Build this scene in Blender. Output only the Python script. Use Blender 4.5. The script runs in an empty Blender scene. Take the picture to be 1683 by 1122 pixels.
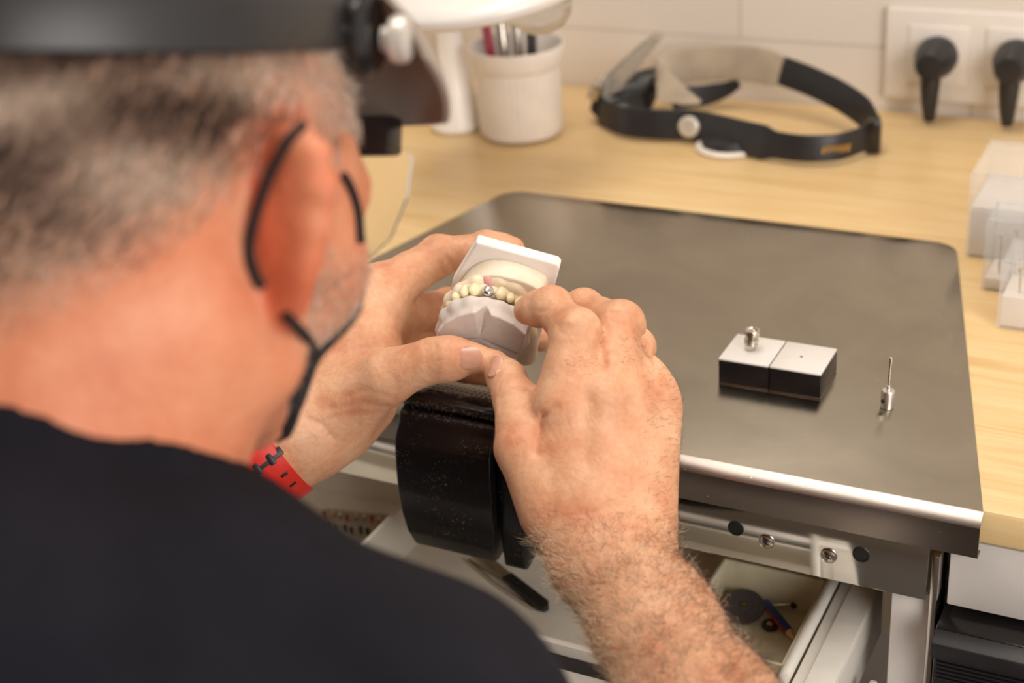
import bpy, bmesh, math, random
import numpy as np
from mathutils import Vector, Matrix
from mathutils.bvhtree import BVHTree

# ------------------------------------------------------------------ camera, world, lights, exposure
S = bpy.context.scene
COL = S.collection
R = np.array([[0.89164739, -0.14732804, 0.42808805],
              [0.44787375, 0.42518007, -0.786531],
              [-0.06613644, 0.89303771, 0.44509507]])      # camera axes -> world
CAM = np.array([0.0, 0.0, 0.46])                            # worktop surface is z = 0
FPX, CX, CY = 2450.0, 841.5, 561.0

cam_data = bpy.data.cameras.new('camera')
cam_data.sensor_width = 36.0
cam_data.lens = FPX / 1683.0 * 36.0
cam_data.clip_start = 0.02
cam_data.dof.use_dof = True
cam_data.dof.focus_distance = 0.83
cam_data.dof.aperture_fstop = 5.6
cam = bpy.data.objects.new('camera', cam_data)
COL.objects.link(cam)
m = Matrix.Identity(4)
for i in range(3):
    for j in range(3):
        m[i][j] = R[i][j]
m.translation = Vector(CAM)
cam.matrix_world = m
S.camera = cam

S.view_settings.view_transform = 'Standard'
S.view_settings.look = 'None'
S.view_settings.gamma = 1.0
S.view_settings.exposure = 0.03
S.view_settings.use_curve_mapping = False

world = bpy.data.worlds.new('room_light')
S.world = world
world.use_nodes = True
wn = world.node_tree.nodes
wn['Background'].inputs[0].default_value = (1.0, 0.93, 0.85, 1)
wn['Background'].inputs[1].default_value = 0.8


def area(name, loc, target, size, power, color=(1, 0.95, 0.88), size_y=None):
    l = bpy.data.lights.new(name, 'AREA')
    l.energy = power
    l.color = color
    l.size = size
    if size_y:
        l.shape = 'RECTANGLE'
        l.size_y = size_y
    o = bpy.data.objects.new(name, l)
    o.location = loc
    o.rotation_euler = (Vector(target) - Vector(loc)).to_track_quat('-Z', 'Y').to_euler()
    COL.objects.link(o)
    return o


area('ceiling_panel_light', (-0.5, 0.75, 1.72), (-0.45, 0.75, 0), 1.2, 17, (1, 0.95, 0.88), 0.6)
area('fill_light', (1.35, -0.55, 0.75), (-0.35, 0.75, -0.05), 1.2, 34, (1, 0.97, 0.93), 1.2)  # added fill lamp from the front right, brightens the dark drawer area


# ------------------------------------------------------------------ geometry helpers
def C(px, py, d):
    """world point seen at pixel px,py with depth d along the optical axis"""
    return CAM + R @ np.array([(px - CX) / FPX * d, -(py - CY) / FPX * d, -d])


def _ray(px, py):
    return R @ np.array([(px - CX) / FPX, -(py - CY) / FPX, -1.0])


def PZ(px, py, z):
    r = _ray(px, py)
    return CAM + (z - CAM[2]) / r[2] * r


def PY(px, py, y):
    r = _ray(px, py)
    return CAM + (y - CAM[1]) / r[1] * r


def V(v):
    return Vector((float(v[0]), float(v[1]), float(v[2])))


def unit(v):
    v = np.asarray(v, float)
    return v / np.linalg.norm(v)


def camdir(x, y, z):
    return unit(R @ np.array([x, y, z], float))


def link(name, me, mat=None, parent=None, smooth=True):
    o = bpy.data.objects.new(name, me)
    COL.objects.link(o)
    if mat is not None:
        me.materials.clear()
        me.materials.append(mat)
    if smooth:
        me.polygons.foreach_set('use_smooth', [True] * len(me.polygons))
    if parent is not None:
        o.parent = parent
        o.matrix_parent_inverse = parent.matrix_world.inverted()
    return o


def empty(name, loc, label, cat, group=None):
    o = bpy.data.objects.new(name, None)
    o.empty_display_size = 0.02
    COL.objects.link(o)
    o.matrix_world = Matrix.Translation(V(loc))
    tag(o, label, cat, group)
    return o


def tag(o, label=None, cat=None, group=None, kind=None):
    if label: o['label'] = label
    if cat: o['category'] = cat
    if group: o['group'] = group
    if kind: o['kind'] = kind
    return o


def mesh(name, verts, faces, mat=None, parent=None, smooth=True):
    me = bpy.data.meshes.new(name)
    me.from_pydata([tuple(map(float, v)) for v in verts], [], [tuple(int(i) for i in f) for f in faces])
    me.update()
    return link(name, me, mat, parent, smooth)


def autosmooth(o, ang=40):
    me = o.data
    bm = bmesh.new()
    bm.from_mesh(me)
    bmesh.ops.recalc_face_normals(bm, faces=bm.faces)
    for e in bm.edges:
        if len(e.link_faces) == 2 and e.calc_face_angle(0) > math.radians(ang):
            e.smooth = False
    bm.to_mesh(me)
    bm.free()
    return o


def box(name, c, half, mat=None, parent=None, bev=0.001, rot=None, seg=2):
    """box with centre, half sizes, optional 3x3 rotation (columns = axes)"""
    bm = bmesh.new()
    bmesh.ops.create_cube(bm, size=2.0)
    for v in bm.verts:
        v.co = Vector((v.co.x * half[0], v.co.y * half[1], v.co.z * half[2]))
    if bev > 0:
        bmesh.ops.bevel(bm, geom=list(bm.edges), offset=bev, segments=seg, profile=0.5, affect='EDGES')
    M = np.eye(3) if rot is None else np.asarray(rot)
    for v in bm.verts:
        v.co = V(np.asarray(c) + M @ np.array(v.co))
    me = bpy.data.meshes.new(name)
    bm.to_mesh(me)
    bm.free()
    return autosmooth(link(name, me, mat, parent), 35)


def prism(name, pts, vec, mat=None, parent=None, bev=0.0, seg=2, ang=35):
    """closed 3D polygon extruded along vec"""
    n = len(pts)
    vec = np.asarray(vec, float)
    bm = bmesh.new()
    a = [bm.verts.new(V(p)) for p in pts]
    b = [bm.verts.new(V(np.asarray(p) + vec)) for p in pts]
    fs = [bm.faces.new(a), bm.faces.new(b[::-1])]
    for i in range(n):
        fs.append(bm.faces.new((a[i], b[i], b[(i + 1) % n], a[(i + 1) % n])))
    bmesh.ops.recalc_face_normals(bm, faces=bm.faces)
    if bev > 0:
        bmesh.ops.bevel(bm, geom=list(bm.edges), offset=bev, segments=seg, profile=0.5, affect='EDGES', clamp_overlap=True)
    me = bpy.data.meshes.new(name)
    bm.to_mesh(me)
    bm.free()
    return autosmooth(link(name, me, mat, parent), ang)


def frame_from(d, up=(0, 0, 1)):
    d = unit(d)
    u = np.asarray(up, float)
    if abs(d @ unit(u)) > 0.98:
        u = np.array([1.0, 0, 0])
    x = unit(np.cross(u, d))
    y = np.cross(d, x)
    return np.array([x, y, d]).T       # columns


def lathe(name, base, axis, prof, mat=None, parent=None, n=48, ang=35, xs=1.0, rot=None):
    """prof: list of (radius, height) from base along axis"""
    F = frame_from(axis) if rot is None else np.asarray(rot)
    vs, fs = [], []
    for r, h in prof:
        for k in range(n):
            t = 2 * math.pi * k / n
            vs.append(np.asarray(base) + F @ np.array([r * math.cos(t) * xs, r * math.sin(t), h]))
    for i in range(len(prof) - 1):
        for k in range(n):
            k2 = (k + 1) % n
            fs.append((i * n + k, i * n + k2, (i + 1) * n + k2, (i + 1) * n + k))
    if prof[0][0] > 1e-6: fs.append(tuple(range(n))[::-1])
    if prof[-1][0] > 1e-6: fs.append(tuple(range((len(prof) - 1) * n, len(prof) * n)))
    o = mesh(name, vs, fs, mat, parent)
    bm = bmesh.new()
    bm.from_mesh(o.data)
    bmesh.ops.remove_doubles(bm, verts=bm.verts, dist=1e-6)
    bm.to_mesh(o.data)
    bm.free()
    return autosmooth(o, ang)


def spline(pts, n=60, closed=False):
    """Catmull-Rom through the points"""
    P = np.asarray(pts, float)
    m_ = len(P)
    out = []
    segs = m_ if closed else m_ - 1
    per = max(2, n // segs)
    for i in range(segs):
        if closed:
            p0, p1, p2, p3 = P[(i - 1) % m_], P[i], P[(i + 1) % m_], P[(i + 2) % m_]
        else:
            p0, p1, p2, p3 = P[max(i - 1, 0)], P[i], P[i + 1], P[min(i + 2, m_ - 1)]
        for k in range(per):
            t = k / per
            out.append(0.5 * ((2 * p1) + (-p0 + p2) * t + (2 * p0 - 5 * p1 + 4 * p2 - p3) * t * t + (-p0 + 3 * p1 - 3 * p2 + p3) * t ** 3))
    if not closed: out.append(P[-1])
    return np.array(out)


def sweep(name, path, section, ups, mat=None, parent=None, closed=False, scale=None, ang=40):
    """section: list of (side, up) offsets; ups: one vector or one per path point"""
    path = np.asarray(path)
    n, k = len(path), len(section)
    vs, fs = [], []
    for i in range(n):
        if closed: t = path[(i + 1) % n] - path[(i - 1) % n]
        else: t = path[min(i + 1, n - 1)] - path[max(i - 1, 0)]
        t = unit(t)
        u = np.asarray(ups[i] if np.ndim(ups) == 2 else ups, float)
        u = unit(u - (u @ t) * t)
        s = np.cross(t, u)
        sc = 1.0 if scale is None else scale[i]
        for a, b in section:
            vs.append(path[i] + s * a * sc + u * b * sc)
    for i in range(n if closed else n - 1):
        i2 = (i + 1) % n
        for j in range(k):
            j2 = (j + 1) % k
            fs.append((i * k + j, i * k + j2, i2 * k + j2, i2 * k + j))
    if not closed:
        fs.append(tuple(range(k))[::-1])
        fs.append(tuple(range((n - 1) * k, n * k)))
    return autosmooth(mesh(name, vs, fs, mat, parent), ang)


def circ(r, n=12, ry=None):
    return [(r * math.cos(2 * math.pi * i / n), (ry or r) * math.sin(2 * math.pi * i / n)) for i in range(n)]


def rrect(hw, hh, r, n=4):
    out = []
    for cx, cy, a0 in ((hw - r, hh - r, 0), (-hw + r, hh - r, 90), (-hw + r, -hh + r, 180), (hw - r, -hh + r, 270)):
        for i in range(n + 1):
            a = math.radians(a0 + 90 * i / n)
            out.append((cx + r * math.cos(a), cy + r * math.sin(a)))
    return out


def join(objs, name=None):
    """merge meshes of several objects into the first (same part)"""
    bm = bmesh.new()
    for o in objs:
        me = o.data.copy()
        me.transform(objs[0].matrix_world.inverted() @ o.matrix_world if False else Matrix.Identity(4))
        bm.from_mesh(me)
        bpy.data.meshes.remove(me)
    bm.to_mesh(objs[0].data)
    bm.free()
    for o in objs[1:]:
        bpy.data.objects.remove(o)
    if name: objs[0].name = name
    return objs[0]


# ------------------------------------------------------------------ signed-distance modelling
def smin(a, b, k):
    h = np.maximum(k - np.abs(a - b), 0) / k
    return np.minimum(a, b) - h * h * k * 0.25


class Pr:
    def __init__(s, fn, lo, hi):
        s.fn, s.lo, s.hi = fn, np.asarray(lo), np.asarray(hi)

    def ev(s, p, bc, br):
        q = np.maximum(np.maximum(s.lo - bc, bc - s.hi), 0)
        dd = math.sqrt(q @ q)
        if dd > br + 0.035: return np.full(len(p), dd)
        return s.fn(p)


class Gp:
    """union of children with blending radius k"""
    def __init__(s, k, ch):
        s.k, s.ch = k, ch
        s.lo = np.min([c.lo for c in ch], 0)
        s.hi = np.max([c.hi for c in ch], 0)

    def ev(s, p, bc, br):
        q = np.maximum(np.maximum(s.lo - bc, bc - s.hi), 0)
        dd = math.sqrt(q @ q)
        if dd > br + 0.035: return np.full(len(p), dd)
        d = s.ch[0].ev(p, bc, br)
        for c in s.ch[1:]:
            e = c.ev(p, bc, br)
            d = smin(d, e, s.k) if s.k > 0 else np.minimum(d, e)
        return d


class Cut:
    """a minus b, rounded by k"""
    def __init__(s, k, a, bs):
        s.k, s.a, s.bs = k, a, bs
        s.lo, s.hi = a.lo, a.hi

    def ev(s, p, bc, br):
        d = s.a.ev(p, bc, br)
        for b in s.bs:
            e = b.ev(p, bc, br)
            d = -smin(-d, e, s.k)
        return d


def rc(a, b, ra, rb):
    a, b = np.asarray(a, float), np.asarray(b, float)
    ab = b - a
    L2 = ab @ ab

    def fn(p):
        q = p - a
        h = np.clip(q @ ab / L2, 0, 1)
        return np.linalg.norm(q - h[:, None] * ab, axis=1) - (ra + (rb - ra) * h)
    r = max(ra, rb)
    return Pr(fn, np.minimum(a, b) - r, np.maximum(a, b) + r)


def ec(a, b, wa, ta, wb, tb, n):
    """round cone with elliptic section: half width w, half thickness t along n"""
    a, b, n = np.asarray(a, float), np.asarray(b, float), np.asarray(n, float)
    ab = b - a
    L2 = ab @ ab
    u = unit(ab)
    n = unit(n - (n @ u) * u)

    def fn(p):
        q = p - a
        h = np.clip(q @ ab / L2, 0, 1)
        r = q - h[:, None] * ab
        rn = r @ n
        t = ta + (tb - ta) * h
        w = wa + (wb - wa) * h
        rs = r - rn[:, None] * n
        k = np.sqrt(np.sum(rs * rs, 1) / w ** 2 + rn ** 2 / t ** 2)
        return (k - 1) * np.minimum(w, t)
    r = max(wa, wb, ta, tb)
    return Pr(fn, np.minimum(a, b) - r, np.maximum(a, b) + r)


def ell(c, r, M=None):
    c, r = np.asarray(c, float), np.asarray(r, float)
    M = np.eye(3) if M is None else np.asarray(M)      # rows = axes

    def fn(p):
        q = (p - c) @ M.T
        k0 = np.linalg.norm(q / r, axis=1)
        k1 = np.linalg.norm(q / r ** 2, axis=1) + 1e-9
        return k0 * (k0 - 1) / k1
    R_ = max(r)
    return Pr(fn, c - R_, c + R_)


def chain(pts, rs, k=0.004):
    return Gp(k, [rc(pts[i], pts[i + 1], rs[i], rs[i + 1]) for i in range(len(pts) - 1)])


def mesh_sdf(node, vox, lo=None, hi=None, extra=None):
    """sparse surface nets; extra(p, d) may modify the distances"""
    B = 14
    lo = (node.lo if lo is None else np.asarray(lo)) - 3 * vox
    hi = (node.hi if hi is None else np.asarray(hi)) + 3 * vox
    nb = np.ceil((hi - lo) / (B * vox)).astype(int)
    N = (nb * B + 2).astype(np.int64)
    bs = B * vox
    br = bs * 0.87
    g = np.arange(-0, B + 1)
    gi = np.stack(np.meshgrid(g, g, g, indexing='ij'), -1).reshape(-1, 3)
    ids, pos, quads = [], [], []
    n1 = B + 1
    corners = [(0, 0, 0), (1, 0, 0), (0, 1, 0), (1, 1, 0), (0, 0, 1), (1, 0, 1), (0, 1, 1), (1, 1, 1)]
    edges = [(a, b) for a in range(8) for b in range(a + 1, 8) if bin(a ^ b).count('1') == 1]
    for bx in range(nb[0]):
        for by in range(nb[1]):
            for bz in range(nb[2]):
                b0 = lo + np.array([bx, by, bz]) * bs
                bc = b0 + bs / 2
                dc = node.ev(bc[None], bc, br)
                if abs(dc[0]) > br * 1.9: continue
                p = b0 + gi * vox
                d = node.ev(p, bc, br)
                if extra is not None: d = extra(p, d)
                if d.min() > 0 or d.max() < 0: continue
                D = d.reshape(n1, n1, n1)
                cs = np.stack([D[c[0]:c[0] + B, c[1]:c[1] + B, c[2]:c[2] + B] for c in corners], -1)
                sg = cs < 0
                act = sg.any(-1) & ~sg.all(-1)
                ii = np.argwhere(act)
                if len(ii) == 0: continue
                cv = cs[act]
                acc = np.zeros((len(ii), 3))
                cnt = np.zeros(len(ii))
                for a, b in edges:
                    va, vb = cv[:, a], cv[:, b]
                    s = (va < 0) != (vb < 0)
                    t = np.where(s, va / np.where(s, va - vb, 1), 0)
                    pa, pb = np.array(corners[a], float), np.array(corners[b], float)
                    acc += np.where(s[:, None], pa + t[:, None] * (pb - pa), 0)
                    cnt += s
                off = np.array([bx, by, bz]) * B
                pos.append(b0 + (ii + acc / cnt[:, None]) * vox)
                G = ii + off
                ids.append((G[:, 0] * N[1] + G[:, 1]) * N[2] + G[:, 2])
                for ax in range(3):
                    sl0 = [slice(0, B)] * 3
                    sl1 = [slice(0, B)] * 3
                    sl1[ax] = slice(1, B + 1)
                    A0, A1 = D[tuple(sl0)], D[tuple(sl1)]
                    s = (A0 < 0) != (A1 < 0)
                    e = np.argwhere(s)
                    if len(e) == 0: continue
                    flip = (A0[s] < 0)
                    e = e + off
                    u, w = (ax + 1) % 3, (ax + 2) % 3
                    q = []
                    for du, dw in ((0, 0), (1, 0), (1, 1), (0, 1)):
                        f = e.copy()
                        f[:, u] -= du
                        f[:, w] -= dw
                        q.append((f[:, 0] * N[1] + f[:, 1]) * N[2] + f[:, 2])
                    q = np.stack(q, 1)
                    q[flip] = q[flip][:, ::-1]
                    quads.append(q)
    ids = np.concatenate(ids)
    pos = np.concatenate(pos)
    quads = np.concatenate(quads)
    o = np.argsort(ids)
    ids, pos = ids[o], pos[o]
    k = np.searchsorted(ids, quads)
    k = np.clip(k, 0, len(ids) - 1)
    ok = (ids[k] == quads).all(1)
    return pos, k[ok][:, ::-1]


def np_mesh(name, pos, quads, mat=None, parent=None):
    me = bpy.data.meshes.new(name)
    nv, nf = len(pos), len(quads)
    k = quads.shape[1]
    me.vertices.add(nv)
    me.vertices.foreach_set('co', np.ascontiguousarray(pos, dtype=np.float32).ravel())
    me.loops.add(nf * k)
    me.loops.foreach_set('vertex_index', np.ascontiguousarray(quads, dtype=np.int32).ravel())
    me.polygons.add(nf)
    me.polygons.foreach_set('loop_start', np.arange(0, nf * k, k, dtype=np.int32))
    me.polygons.foreach_set('loop_total', np.full(nf, k, dtype=np.int32))
    me.update(calc_edges=True)
    me.validate()
    return link(name, me, mat, parent)


# ------------------------------------------------------------------ materials
def srgb(r, g, b):
    f = lambda c: (c / 255 / 12.92) if c / 255 <= 0.04045 else ((c / 255 + 0.055) / 1.055) ** 2.4
    return (f(r), f(g), f(b), 1)


class Mat:
    def __init__(s, name, color=(0.8, 0.8, 0.8, 1), rough=0.5, metal=0.0, **kw):
        s.m = bpy.data.materials.new(name)
        s.m.use_nodes = True
        s.nt = s.m.node_tree
        s.b = s.nt.nodes['Principled BSDF']
        s.b.inputs['Base Color'].default_value = color
        s.b.inputs['Roughness'].default_value = rough
        s.b.inputs['Metallic'].default_value = metal
        for k, v in kw.items():
            s.b.inputs[k.replace('_', ' ')].default_value = v
        s.co = None

    def n(s, t, **kw):
        x = s.nt.nodes.new(t)
        for k, v in kw.items():
            if k.startswith('i_'):
                x.inputs[k[2:].replace('_', ' ')].default_value = v
            else: setattr(x, k, v)
        return x

    def l(s, a, b):
        s.nt.links.new(a, b)

    def coords(s, scale=(1, 1, 1), rot=(0, 0, 0), loc=(0, 0, 0)):
        tc = s.n('ShaderNodeTexCoord')
        mp = s.n('ShaderNodeMapping')
        mp.inputs['Scale'].default_value = scale
        mp.inputs['Rotation'].default_value = rot
        mp.inputs['Location'].default_value = loc
        s.l(tc.outputs['Object'], mp.inputs['Vector'])
        return mp.outputs[0]

    def noise(s, vec, scale, detail=4, rough=0.55, dist=0.0):
        x = s.n('ShaderNodeTexNoise')
        x.inputs['Scale'].default_value = scale
        x.inputs['Detail'].default_value = detail
        x.inputs['Roughness'].default_value = rough
        x.inputs['Distortion'].default_value = dist
        s.l(vec, x.inputs['Vector'])
        return x.outputs['Fac']

    def ramp(s, fac, stops):
        x = s.n('ShaderNodeValToRGB')
        e = x.color_ramp.elements
        while len(e) < len(stops): e.new(0.5)
        for i, (p, c) in enumerate(stops):
            e[i].position = p
            e[i].color = c if len(c) == 4 else (*c, 1)
        s.l(fac, x.inputs['Fac'])
        return x.outputs['Color']

    def mix(s, fac, a, b, blend='MIX'):
        x = s.n('ShaderNodeMix', data_type='RGBA', blend_type=blend)
        for sock, v in ((x.inputs[0], fac), (x.inputs[6], a), (x.inputs[7], b)):
            if hasattr(v, 'links') or isinstance(v, bpy.types.NodeSocket): s.l(v, sock)
            else: sock.default_value = v
        return x.outputs[2]

    def math(s, op, a, b=0.0, c=None):
        x = s.n('ShaderNodeMath', operation=op)
        for i, v in enumerate((a, b) if c is None else (a, b, c)):
            if isinstance(v, bpy.types.NodeSocket): s.l(v, x.inputs[i])
            else: x.inputs[i].default_value = v
        return x.outputs[0]

    def color(s, sock):
        s.l(sock, s.b.inputs['Base Color'])

    def bump(s, sock, strength=0.3, dist=0.001, prev=None):
        x = s.n('ShaderNodeBump')
        x.inputs['Strength'].default_value = strength
        x.inputs['Distance'].default_value = dist
        s.l(sock, x.inputs['Height'])
        if prev is not None: s.l(prev, x.inputs['Normal'])
        s.l(x.outputs[0], s.b.inputs['Normal'])
        return x.outputs[0]


def simple(name, rgb, rough=0.5, metal=0.0, var=0.06, sc=60, bump=0.0, **kw):
    M_ = Mat(name, srgb(*rgb), rough, metal, **kw)
    v = M_.coords()
    f = M_.noise(v, sc)
    a = srgb(*[max(0, c * (1 - var)) for c in rgb])
    b = srgb(*[min(255, c * (1 + var)) for c in rgb])
    M_.color(M_.ramp(f, [(0.3, a), (0.7, b)]))
    if bump: M_.bump(M_.noise(v, sc * 8), bump, 0.0005)
    return M_


# skin
def skin_material():
    M_ = Mat('skin', rough=0.48)
    v = M_.coords()
    at = M_.n('ShaderNodeVertexColor', layer_name='tint')
    base_h = M_.ramp(M_.noise(v, 45, 5), [(0.30, srgb(204, 138, 102)), (0.5, srgb(219, 163, 126)), (0.72, srgb(230, 182, 146))])
    base_f = M_.ramp(M_.noise(v, 30, 5), [(0.30, srgb(204, 118, 84)), (0.5, srgb(218, 138, 102)), (0.72, srgb(228, 156, 120))])
    sep = M_.n('ShaderNodeSeparateColor')
    M_.l(at.outputs['Color'], sep.inputs[0])
    c = M_.mix(sep.outputs[0], base_h, base_f)
    red = M_.mix(M_.noise(v, 90, 3), srgb(212, 100, 68), srgb(228, 124, 88))
    c = M_.mix(sep.outputs[1], c, red)
    grey = M_.ramp(M_.noise(v, 300, 5), [(0.35, srgb(150, 116, 96)), (0.65, srgb(214, 178, 152))])
    c = M_.mix(sep.outputs[2], c, grey)
    # mottling
    mo = M_.ramp(M_.noise(v, 380, 3), [(0.35, (0.90, 0.82, 0.78)), (0.65, (1.0, 1.0, 1.0))])
    c = M_.mix(0.6, c, mo, 'MULTIPLY')
    M_.color(c)
    M_.b.inputs['Subsurface Weight'].default_value = 0.12
    M_.b.inputs['Subsurface Radius'].default_value = (1.0, 0.35, 0.2)
    M_.b.inputs['Subsurface Scale'].default_value = 0.004
    M_.b.inputs['Specular IOR Level'].default_value = 0.4
    vo = M_.n('ShaderNodeTexVoronoi', feature='DISTANCE_TO_EDGE')
    vo.inputs['Scale'].default_value = 900
    M_.l(v, vo.inputs['Vector'])
    b1 = M_.bump(vo.outputs[0], 0.10, 0.0006)
    b2 = M_.bump(M_.noise(v, 260, 6, 0.65), 0.45, 0.0008, b1)
    w = M_.coords((1, 1, 1))
    b3 = M_.bump(M_.noise(w, 70, 3, 0.5, 1.5), 0.35, 0.002, b2)
    return M_


M_skin = skin_material()
M_cloth = simple('black_cotton', (25, 24, 30), 0.95, var=0.10, sc=25)
M_cloth.b.inputs['Specular IOR Level'].default_value = 0.15
M_cloth.bump(M_cloth.noise(M_cloth.coords((1, 1, 0.3)), 1500), 0.2, 0.0004)
M_mask = simple('mask_fabric', (24, 22, 26), 0.9)
M_strap = simple('black_elastic', (22, 18, 20), 0.85)
M_black = simple('black_plastic', (34, 32, 34), 0.42, var=0.1)
M_blackgl = simple('glossy_black_plastic', (28, 25, 25), 0.22, var=0.1)
M_white = simple('white_plastic', (232, 222, 212), 0.4, var=0.02)
M_chrome = Mat('chrome', (0.72, 0.70, 0.67, 1), 0.16, 1.0)
M_nickel = Mat('nickel', (0.62, 0.57, 0.50, 1), 0.22, 1.0)
M_alu = Mat('satin_aluminium', (0.78, 0.75, 0.72, 1), 0.3, 1.0)
M_knob = simple('satin_grey_knob', (206, 198, 188), 0.3, 0.3, var=0.02)
M_visor = simple('smoky_visor', (160, 146, 134), 0.42, var=0.03)
M_hole = simple('hole_shadow', (22, 20, 19), 0.5)
M_glass = Mat('clear_plastic', (0.97, 0.97, 0.96, 1), 0.03, 0.0, IOR=1.2, Transmission_Weight=1.0)


def steel(name, col, rough, brushed=None, smudge=0.1):
    M_ = Mat(name, (*col, 1), rough, 1.0)
    v = M_.coords()
    f = M_.noise(v, 12, 6, 0.6, 1.0)
    a = tuple(c * (1 - smudge) for c in col)
    b = tuple(min(1, c * (1 + smudge)) for c in col)
    base = M_.ramp(f, [(0.3, a), (0.7, b)])
    sp = M_.ramp(M_.noise(v, 420, 1, 0.4), [(0.80, (0, 0, 0)), (0.84, (1, 1, 1))])
    base = M_.mix(sp, base, (0.75, 0.7, 0.62, 1))
    M_.color(base)
    r = M_.math('MULTIPLY_ADD', M_.noise(v, 30, 5), 0.12, rough - 0.06)
    M_.l(r, M_.b.inputs['Roughness'])
    if brushed is not None:
        M_.bump(M_.noise(M_.coords(brushed), 60, 3), 0.12, 0.0003)
    return M_


M_plate = steel('brushed_steel_plate', (0.38, 0.345, 0.285), 0.18, (3, 60, 3))
M_lip = steel('brushed_steel_lip', (0.31, 0.265, 0.235), 0.30, (2, 40, 40), 0.05)
M_bracket = steel('polished_steel', (0.74, 0.72, 0.68), 0.10, None, 0.04)


def wood_material():
    M_ = Mat('light_maple', rough=0.38)
    v = M_.coords((1.2, 14, 14))
    f = M_.noise(v, 6, 6, 0.6, 0.6)
    c = M_.ramp(f, [(0.25, srgb(214, 176, 118)), (0.5, srgb(229, 196, 142)), (0.75, srgb(236, 208, 160))])
    g = M_.noise(M_.coords((3, 160, 160)), 5, 3)
    c = M_.mix(0.35, c, M_.ramp(g, [(0.35, (0.86, 0.80, 0.70)), (0.6, (1, 1, 1))]), 'MULTIPLY')
    M_.color(c)
    return M_


M_wood = wood_material()


def tile_material():
    M_ = Mat('wall_tile', rough=0.3)
    tc = M_.n('ShaderNodeTexCoord')
    sp = M_.n('ShaderNodeSeparateXYZ')
    M_.l(tc.outputs['Object'], sp.inputs[0])
    cb = M_.n('ShaderNodeCombineXYZ')
    M_.l(sp.outputs[0], cb.inputs[0])
    M_.l(sp.outputs[2], cb.inputs[1])
    br = M_.n('ShaderNodeTexBrick')
    br.offset = 0.5
    br.inputs['Scale'].default_value = 1.0
    br.inputs['Mortar Size'].default_value = 0.0016
    br.inputs['Mortar Smooth'].default_value = 0.3
    br.inputs['Brick Width'].default_value = 0.45
    br.inputs['Row Height'].default_value = 0.2
    mp = M_.n('ShaderNodeMapping')
    mp.inputs['Location'].default_value = (0.02, 0.140, 0)
    M_.l(cb.outputs[0], mp.inputs[0])
    M_.l(mp.outputs[0], br.inputs['Vector'])
    br.inputs['Color1'].default_value = srgb(222, 212, 202)
    br.inputs['Color2'].default_value = srgb(218, 207, 196)
    br.inputs['Mortar'].default_value = srgb(200, 187, 174)
    M_.color(br.outputs['Color'])
    M_.bump(br.outputs['Fac'], -0.3, 0.001)
    return M_


# ------------------------------------------------------------------ setting
WALL_Y = 1.376
wall = box('wall_back', (-0.5, WALL_Y + 0.05, 0.35), (2.2, 0.05, 1.45), tile_material().m, bev=0)
tag(wall, 'white tiled wall behind the workbench', 'wall', kind='structure')
fl = box('floor', (-0.5, 0.2, -0.93), (2.2, 1.3, 0.03), simple('grey_floor', (78, 70, 64), 0.6).m, bev=0)
tag(fl, 'dark grey floor under the workbench', 'floor', kind='structure')
ce = box('ceiling', (-0.5, 0.2, 1.83), (2.2, 1.3, 0.03), simple('ceiling_paint', (235, 230, 222), 0.9).m, bev=0)
tag(ce, 'plain white ceiling', 'ceiling', kind='structure')

wf = box('wall_front', (-0.5, -1.15, 0.45), (2.2, 0.05, 1.35), simple('dim_beige_wall', (104, 90, 78), 0.8).m, bev=0)
tag(wf, 'beige wall of the room behind the camera', 'wall', kind='structure')

# worktop (split around the pull-out; front edge rounded)
wt = box('worktop', ((-1.3 + 0.45) / 2, (0.71 + WALL_Y - 0.001) / 2 + 0.002, -0.0112), (0.875, (WALL_Y - 0.001 - 0.71) / 2 - 0.002, 0.011), M_wood.m, bev=0.003)
tag(wt, 'light maple workbench top along the tiled wall', 'worktop')

# steel plate: tapered, rounded back corners, rolled front lip
pl = empty('steel_plate', (-0.35, 0.9, 0), 'dark brushed steel work plate with folded front lip set on the maple worktop', 'work plate')
front_l = PZ(345, 588, 0.0)
fy = 0.708
FLx = -0.655
pts = [(FLx, fy)]
pts_r = (-0.104, fy)
bl, br_ = PZ(838, 312, 0.002), PZ(1572, 401, 0.002)


def roundcorner(pm, p, pn, r, n=8):
    pm, p, pn = map(lambda a: np.asarray(a[:2], float), (pm, p, pn))
    a, b = unit(pm - p), unit(pn - p)
    th = math.acos(a @ b) / 2
    t = r / math.tan(th)
    c = p + unit(a + b) * r / math.sin(th)
    p1, p2 = p + a * t, p + b * t
    a1 = math.atan2(*(p1 - c)[::-1])
    a2 = math.atan2(*(p2 - c)[::-1])
    da = (a2 - a1 + math.pi) % (2 * math.pi) - math.pi
    return [(c[0] + r * math.cos(a1 + da * i / n), c[1] + r * math.sin(a1 + da * i / n)) for i in range(n + 1)]


outline = [(FLx, fy), pts_r] + roundcorner(pts_r, br_, bl, 0.022) + roundcorner(br_, bl, (FLx, fy), 0.022)
prism('plate_top', [(x, y, 0.0022) for x, y in outline], (0, 0, -0.0018), M_plate.m, pl, bev=0.0005)
lip_sec = [(0.0, 0.0024), (-0.0010, 0.0022), (-0.0072, -0.0020), (-0.0084, -0.0036), (-0.0085, -0.0215), (-0.0080, -0.0232), (-0.0065, -0.0240), (0.0, -0.0240), (0.0, -0.0226), (-0.0058, -0.0222), (-0.0068, -0.0205), (-0.0068, -0.0040), (-0.0055, -0.0024), (0.0, 0.0008)]
prism('front_lip', [(FLx, fy + 0.001 + a, b) for a, b in lip_sec], (-0.104 - FLx, 0, 0), M_lip.m, pl, ang=25)

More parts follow.
